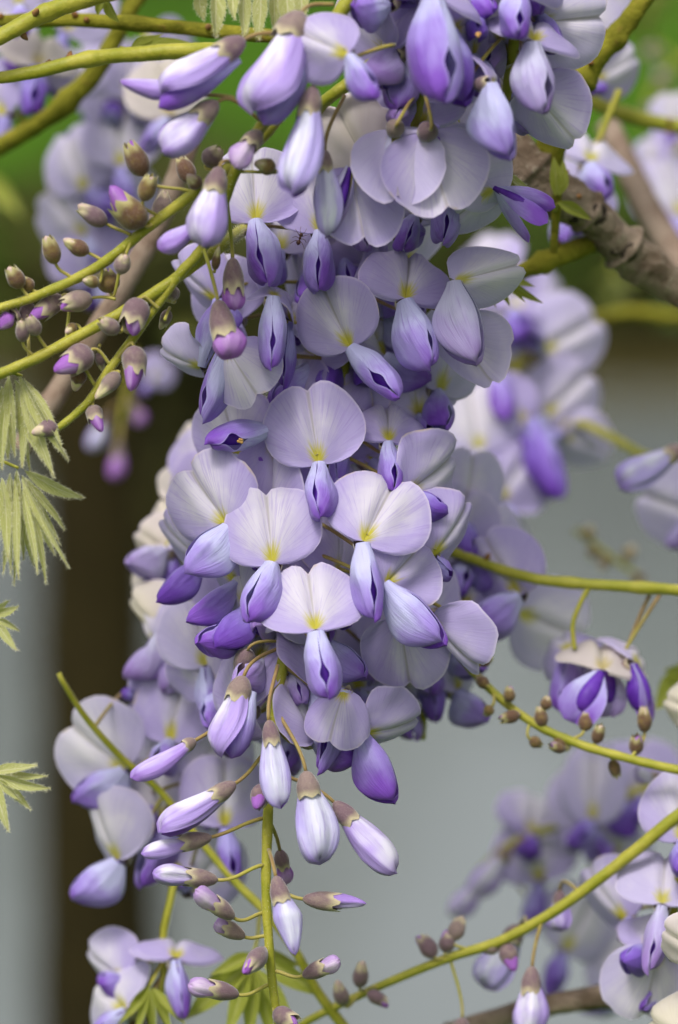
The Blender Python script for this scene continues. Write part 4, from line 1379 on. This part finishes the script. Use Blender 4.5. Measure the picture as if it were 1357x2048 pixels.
back_raceme('blurred raceme with broad white petals on a bare tipped stalk before the dark trunk',
            [(118, 1346, 34), (128, 1366, 34), (170, 1432, 38), (240, 1512, 42), (320, 1582, 46), (400, 1680, 48), (470, 1762, 46), (530, 1822, 44), (590, 1900, 44), (640, 1990, 46), (720, 2090, 48)], (5.5, 12),
            [fl(250, 1540, 52, 1.0, -52, -12, -4, 'flatp', (170, 1620, 2), 1.15, 70, wm='wing'), fl(235, 1720, 50, 1.0, -26, -44, 0, 'foldp', (165, 1810, 2), 1.2, 60, wm='wing'),
             fl(330, 1640, 56, .95, -20, 0, -10, 'flatp', (300, 1770, 0), 1.2, 30, wm='wing'), fl(400, 1560, 56, .95, 20, 0, -10, 'flatp', (420, 1650, 0)),
             fl(380, 1780, 58, .9, 40, 10, -10, 'flat', (360, 1740, 0), 1.1, wm='wing_deep'), fl(450, 1650, 50, .9, 0, 10, -10, 'flat', (470, 1760, 0), 1.0, wm='wing_deep'), fl(340, 1480, 52, .9, 10, -20, -10, 'flat'),
             fl(270, 1400, 58, .6, 80, 30, -30, 'fold', (250, 1380, 0), .8, wm='wing_deep'), fl(300, 1600, 60, .9, 10, 0, -10, 'flatp')])
back_raceme('few lilac flowers hanging just above a fresh green leaf before the dark trunk',
            [(356, 1730, 58), (342, 1800, 52), (328, 1870, 52), (330, 1940, 52), (320, 2000, 52)], (9, 7),
            [fl(352, 1915, 44, .9, 0, 6, -62, 'roll', (365, 2030, -2), .95, 0, wm='wing', wv=2), fl(250, 1960, 54, .8, -60, -30, -20, 'fold', (200, 1980, 0), 1.1, 60, wm='wing'),
             fl(250, 2020, 48, .9, -50, -10, -40, 'rollp', (190, 2070, 0), 1.0)])
back_raceme('large blurred raceme of white and violet flowers behind the small brown buds',
            [(300, 60, 125), (270, 180, 125), (235, 310, 124), (205, 430, 124), (200, 560, 124), (210, 640, 124)], (13, 9),
            [fl(235, 250, 112, .92, 8, 0, 0, 'flatp', (220, 200, 0), wm='wing_deep'), fl(190, 200, 118, .85, -20, -20, -10, 'flat', (200, 280, 0), 1.1, wm='wing_deep'), fl(170, 380, 116, .92, -20, -20, -10, 'flatp', (230, 430, 0), 1.2, wm='wing_deep'),
             fl(240, 330, 112, .85, 0, 0, 0, 'flatp', (260, 440, 0), 1.1, wm='wing_deep'), fl(170, 470, 118, .9, -40, -20, -10, 'flatp', (200, 540, 0), wm='wing'), fl(260, 190, 110, .8, 0, 0, -10, 'flatp', (300, 240, 0), wm='wing_deep'),
             fl(340, 230, 90, .85, -10, 0, -10, 'flato', (290, 300, 2), wm='wing'), fl(200, 560, 116, .85, -20, 0, -10, 'flat', (220, 620, 0), wm='wing')],
            8, (.1, .95), 70, .85, 53, (-80, 80), ('flatp', 'flat'), ('wing_deep',), .1)
back_raceme('small blurred raceme with dark violet wings hanging behind the slender green shoot',
            [(60, -40, 95), (70, 60, 95), (60, 160, 95), (40, 260, 95)], (11, 8),
            [fl(75, 130, 86, .92, 10, 10, -40, 'rollo', (62, 232, -2), 1.2, 0, wm='wing_deep', wv=3), fl(20, 90, 92, .85, -20, -10, -10, 'flatp'), fl(130, 60, 100, .85, 30, 10, -10, 'flatp', (110, 190, 0), wm='wing_deep'),
             fl(10, 230, 90, .8, -30, -30, -20, 'flat', (-10, 300, 0), wm='wing_deep'), fl(150, 190, 95, .6, 10, 10, 0, 'flatp', (120, 220, 0), wm='wing_deep'), fl(40, 10, 80, .8, -10, 0, 0, 'flatp')])
back_raceme('faint blurred flowers hanging above the dark trunk', [(270, 700, 170), (255, 780, 170), (240, 860, 170), (235, 930, 170)], (7, 5),
            [fl(300, 760, 168, .45, 40, 10, -10, 'flat'), ], buds=[fl(215, 830, 180, 900, 50, 170, 0, 30, 0, 'fold_blue', 0, True, 'wing', 1.0, 6), fl(240, 880, 228, 960, 50, 165, 0, 40, 0, 'tip_magenta', 0, False),
                                                                   fl(262, 800, 285, 850, 40, 170, 0, 40, 0, 'tip_magenta', 0, False)])
# right, behind the branch
back_raceme('flower with a white banner and violet wings behind the gnarled branch', [(1240, 180, 80), (1215, 240, 80), (1195, 290, 80), (1190, 320, 82)], (8, 6),
            [fl(1180, 322, 72, .95, 14, 10, -46, 'rollp', (1202, 402, -2), 1.15, -10, wm='wing'), fl(1160, 440, 90, .7, 10, 0, -20, 'flat', (1150, 470, 0), wm='wing_deep'), fl(1120, 430, 88, .8, -10, 0, -10, 'flatp')])
back_raceme('pale blurred flowers behind the knobbly green shoot', [(1130, -60, 90), (1140, 40, 90), (1150, 120, 90), (1160, 180, 90)], (9, 7),
            [fl(1160, 110, 84, .95, 10, 10, -10, 'flatp'), fl(1175, 60, 90, .9, 20, 10, -10, 'flatp'), fl(1190, 160, 86, .8, 60, 10, -10, 'fold', (1200, 190, 0), wm='wing_deep')])
back_raceme('small blurred white and violet blossoms under the arching yellow green shoot', [(1420, 240, 150), (1380, 280, 150), (1340, 320, 150), (1330, 380, 150)], (9, 7),
            [fl(1302, 325, 150, .38, 0, 0, 0, 'flatp', nowing=True), fl(1365, 430, 140, .9, -20, -10, -10, 'flat', (1350, 480, 0), wm='wing'), fl(1345, 250, 140, .5, 0, 0, 0, 'flatp'), fl(1360, 330, 150, .7, 0, 0, 0, 'flat')])
r_ = back_raceme('blurred raceme of small olive buds over the water above the horizontal stalk', [(1150, 1060, 140), (1190, 1090, 140), (1230, 1120, 140), (1275, 1150, 140)], (7, 6), [])
for x0, y0, x1, y1 in [(1175, 1080, 1180, 1050), (1190, 1095, 1180, 1120), (1250, 1120, 1270, 1090), (1215, 1115, 1200, 1140), (1270, 1150, 1290, 1170)]:
    r_.small(x0, y0, x1, y1, 34, 140, 0, 'c', 'calyx_brown')
r_ = back_raceme('blurred pinkish brown buds before the lawn above the arching shoot', [(1440, 60, 240), (1360, 120, 240), (1300, 190, 240), (1290, 260, 240)], (7, 6), [])
for x0, y0, x1, y1 in [(1310, 90, 1300, 120), (1330, 170, 1320, 140), (1350, 210, 1340, 250), (1300, 210, 1310, 240)]:
    r_.small(x0, y0, x1, y1, 48, 240, 0, 'm', 'calyx')
back_raceme('cream withered petals before the pale lilac raceme near the dark twig', [(1460, 1860, 0), (1430, 1880, 0), (1405, 1900, 0), (1400, 1920, 0)], (8, 6),
            [fl(1400, 1905, 0, .55, -60, -20, 0, 'torno', nowing=True, cx=False), fl(1385, 2085, 2, .95, -70, -10, -40, 'foldo', nowing=True)])
back_raceme('folded cream petal before the yellow green leaf over the water', [(1500, 1380, 44), (1460, 1396, 44), (1425, 1412, 44), (1412, 1420, 43)], (6, 5), [fl(1400, 1425, 40, .6, -70, -10, -30, 'foldo', nowing=True)])

# ------------------------------------------------------------------ leaves
compound_leaf('drooping leaf of fuzzy pale leaflets hanging right below the fuzzy budding stalk',
              [(-30, 735, -16), (15, 742, -14), (45, 752, -12)],
              [(38, 747, 138, 921, 30), (41, 764, 109, 956, 30), (46, 772, 45, 936, 34), (18, 751, 31, 914, 30), (4, 772, 17, 920, 28), (52, 845, 85, 922, 20), (-12, 760, -8, 900, 30), (46, 780, 82, 905, 26, 6), (30, 760, 120, 890, 26, 4), (34, 770, 62, 950, 24, 5), (10, 770, 60, 900, 24, 6), (48, 756, 128, 905, 20, -5), (20, 765, 4, 940, 22, -3)], d=-12, seed=1)
compound_leaf('drooping leaf of fuzzy leaflets with one leaflet pointing sideways',
              [(-40, 925, -10), (0, 922, -10), (38, 936, -10)],
              [(50, 941, 169, 996, 34), (46, 960, 140, 1137, 26), (54, 985, 93, 1168, 22), (41, 965, 29, 1172, 24), (54, 1030, 68, 1133, 20, 6), (21, 945, 23, 1149, 26), (4, 955, 17, 1120, 26), (-10, 950, -6, 1100, 30), (44, 950, 110, 1110, 26, 5), (34, 940, 48, 1120, 26, 6), (48, 960, 122, 1090, 20, 7), (46, 975, 76, 1150, 18, -5), (30, 960, 38, 1160, 18, -4), (24, 955, 6, 1150, 20, 4), (50, 955, 130, 1060, 22, 6)], d=-10, seed=2)
compound_leaf('smallest group of fuzzy leaf tips under the large drooping leaves', [(-60, 1240, 10), (-30, 1235, 10), (-12, 1232, 10)],
              [(-14, 1232, 38, 1212, 20), (-14, 1236, 40, 1262, 18), (-14, 1240, 36, 1302, 20), (-14, 1230, 20, 1200, 16)], d=10, seed=3)
compound_leaf('spread fan of few green leaflets beside the dark trunk', [(-60, 1545, 6), (-30, 1545, 6), (-15, 1548, 6)],
              [(-15, 1545, 76, 1530, 26), (-15, 1550, 102, 1577, 28), (-10, 1556, 62, 1620, 24), (-10, 1560, 18, 1664, 26), (-15, 1548, 96, 1552, 22), (-12, 1556, 40, 1600, 22)], d=6, seed=4)
compound_leaf('narrow fingered fresh green leaf below the few lilac flowers', [(330, 1920, 50), (312, 1950, 48), (300, 1972, 46)],
              [(300, 1972, 236, 2050, 26), (296, 1975, 270, 2075, 26), (300, 1975, 310, 2080, 28), (304, 1975, 345, 2070, 26), (306, 1975, 372, 2050, 24), (300, 1970, 258, 2010, 24)], 'leaf_green', 44, fuzz=False, seed=5)
compound_leaf('broad fresh green leaf behind the tip of the sharp raceme', [(520, 1830, 60), (515, 1880, 56), (500, 1925, 52)],
              [(505, 1925, 370, 2040, 70), (500, 1930, 450, 2080, 44), (505, 1930, 500, 2090, 44), (510, 1930, 545, 2090, 44), (515, 1905, 655, 1995, 56), (510, 1900, 600, 1930, 50), (508, 1910, 420, 1950, 40), (510, 1935, 590, 2070, 44)], 'leaf_green', 50, fuzz=False, seed=6)
compound_leaf('row of fuzzy leaflets hanging down above the large half open flowers', [(700, -60, -20), (606, -26, -18), (510, -26, -18), (396, -20, -18)],
              [(432, -20, 432, 76, 40), (492, -25, 488, 72, 34), (520, -25, 518, 80, 34), (545, -25, 552, 66, 30), (575, -25, 580, 72, 40), (462, -20, 470, 40, 30), (606, -25, 600, 50, 30), (400, -20, 408, 40, 30)], d=-18, seed=7)
compound_leaf('small green leaf fan behind the cream folded petal', [(940, 545, 34), (962, 545, 32), (980, 548, 30)],
              [(980, 548, 1086, 606, 26), (982, 550, 1050, 604, 22), (980, 552, 1020, 612, 22), (976, 552, 992, 616, 22), (970, 552, 962, 612, 22), (984, 546, 1072, 574, 24)], 'leaf_green', 28, fuzz=False, seed=8)
compound_leaf('upright tuft of young leaflets beside the knobbly green shoot', [(1150, 205, 30), (1135, 180, 26), (1126, 150, 24)],
              [(1126, 155, 1108, 82, 20), (1128, 152, 1124, 72, 18), (1130, 152, 1140, 80, 18), (1134, 155, 1156, 96, 18), (1124, 160, 1100, 110, 18)], 'leaf_young', 22, seed=9)
compound_leaf('pale leaf tips hanging behind the middle of the sharp raceme', [(850, 640, 40), (845, 670, 36), (842, 700, 34)],
              [(842, 690, 812, 770, 26), (842, 695, 838, 790, 28), (846, 695, 868, 780, 26), (846, 690, 890, 745, 24), (842, 690, 790, 740, 22)], 'leaf_green', 32, fuzz=False, seed=10)
compound_leaf('small pointed green leaf on the thin upright shoot', [(1110, 420, 36), (1114, 410, 34), (1118, 406, 33)], [(1116, 404, 1184, 440, 34), (1112, 392, 1108, 312, 30), (1118, 392, 1128, 316, 28)], 'leaf_green', 32, fuzz=False, seed=11)
compound_leaf('fuzzy folded leaflet poking out above the violet spread wings', [(985, 330, 10), (1000, 340, 8), (1010, 345, 7)], [(1008, 344, 1072, 394, 30), (1004, 346, 1046, 396, 22)], 'leaf_young', 6, seed=12)
compound_leaf('yellow green leaf behind the folded cream petal over the water', [(1420, 1330, 90), (1390, 1340, 88), (1370, 1345, 86)], [(1370, 1350, 1310, 1420, 70), (1375, 1345, 1330, 1340, 50)], 'leaf_green', 85, fuzz=False, seed=13)
compound_leaf('blurred yellowish leaf before the lawn under the olive shoot', [(-60, 330, 200), (-30, 340, 200), (-15, 350, 200)], [(-20, 345, 45, 440, 44), (-25, 350, 10, 420, 40)], 'leaf_green', 200, fuzz=False, seed=14)
compound_leaf('long olive leaf lying along the slender green shoot', [(240, 96, 20), (256, 98, 20), (268, 100, 20)], [(262, 100, 395, 92, 46), (262, 98, 330, 66, 30)], 'leaf_green', 20, fuzz=False, seed=15)
compound_leaf('small leaf tuft behind the stalks of the pale flowers seen from behind', [(800, 120, 10), (800, 150, 8), (802, 165, 6)], [(802, 160, 800, 225, 34), (802, 160, 770, 210, 26)], 'leaf_young', 6, fuzz=False, seed=16)
compound_leaf('small leaf tuft behind the pale cap shaped petal', [(930, 150, 12), (922, 180, 10), (918, 205, 8)], [(918, 205, 940, 262, 30), (916, 203, 910, 268, 30), (920, 203, 948, 250, 24)], 'leaf_young', 8, fuzz=False, seed=18)
compound_leaf('small dull green leaf hanging before the stout smooth shoot', [(150, -50, 20), (190, -20, 20), (215, 0, 20)], [(212, -4, 240, 46, 30), (208, -6, 196, 30, 24)], 'leaf_green', 16, fuzz=False, seed=17)

# blurred foliage of the same climber further off
for i, (x, y, d, n_, spread, lb) in enumerate([
        (1230, 590, 420, 9, 70, 'blurred dull green leaves under the gnarled branch'), (1110, 640, 480, 8, 60, 'blurred olive leaves behind the white petalled raceme'),
        (1290, 40, 520, 9, 80, 'blurred dull leaves beside the tip of the knobbly green shoot'), (1340, 640, 460, 8, 70, 'blurred olive leaves beside the blurred olive shoot below the gnarled branch'),
        (360, 700, 520, 8, 60, 'blurred olive leaves behind the lowest budding stalk'), (180, 10, 420, 9, 80, 'blurred dull leaves behind the stout smooth green shoot'),
        (1190, 470, 480, 8, 70, 'blurred olive leaves seen between the gnarled branch and horizontal shoot')]):
    q = random.Random(700 + i)
    lf = []
    for _ in range(n_):
        a = q.uniform(0, 6.28)
        x0, y0 = x + q.uniform(-.06, .06) * spread, y - q.uniform(0, .8) * spread
        lf.append((x0, y0, x0 + math.cos(a) * spread * q.uniform(.5, 1), y0 + abs(math.sin(a)) * spread * q.uniform(.4, 1), q.uniform(22, 40), q.uniform(-20, 20)))
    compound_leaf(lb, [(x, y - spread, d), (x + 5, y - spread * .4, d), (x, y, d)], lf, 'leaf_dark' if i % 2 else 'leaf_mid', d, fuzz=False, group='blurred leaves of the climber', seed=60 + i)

# ------------------------------------------------------------------ the ant
M['ant'] = plain('ant', (.10, .03, .012), (.05, .015, .008), 900, .35, 0, .1, .0001, 0, .5)


def ant(label, x, y, d, s=1.0, ang=0):
    o = at(x, y, d)
    Rr = CB @ Matrix.Rotation(math.radians(ang), 3, 'Y')
    root = empty('ant', o)
    tag(root, label, 'ant', 'ants on the flowers')
    k = lambda px, py, pz: Rr @ Vector((px, py, pz)) * U * s
    body = smoothpath([k(0, 0, 13), k(0, -1, 9), k(0, -1, 5), k(0, 0, 1), k(0, 0, -3), k(0, 1, -9), k(0, 1, -13)], 5)
    prf = [.4, 3.6, 4.0, 1.6, 2.6, 2.4, 1.0, 3.8, 4.8, 3.2, .5]
    link('body', tube('body', body, lambda t: float(np.interp(t, np.linspace(0, 1, 11), prf)) * U * s, M['ant'], 10), root)
    for sg in (-1, 1):
        for q, zz in enumerate((4, 0, -3)):
            link('leg', tube('leg', smoothpath([k(0, 0, zz), k(sg * 8, -3, zz + (6, 2, -4)[q]), k(sg * 15, 4, zz + (12, -2, -12)[q])], 4), (.7 * U * s, .45 * U * s), M['ant'], 5), root)
        link('antenna', tube('antenna', smoothpath([k(sg * 1, -2, 12), k(sg * 5, -5, 16), k(sg * 6, -6, 24)], 4), (.5 * U * s, .35 * U * s), M['ant'], 5), root)


ant('small reddish brown ant on the flowers beside the violet wing pouch', 600, 478, -2, 1.0, 20)
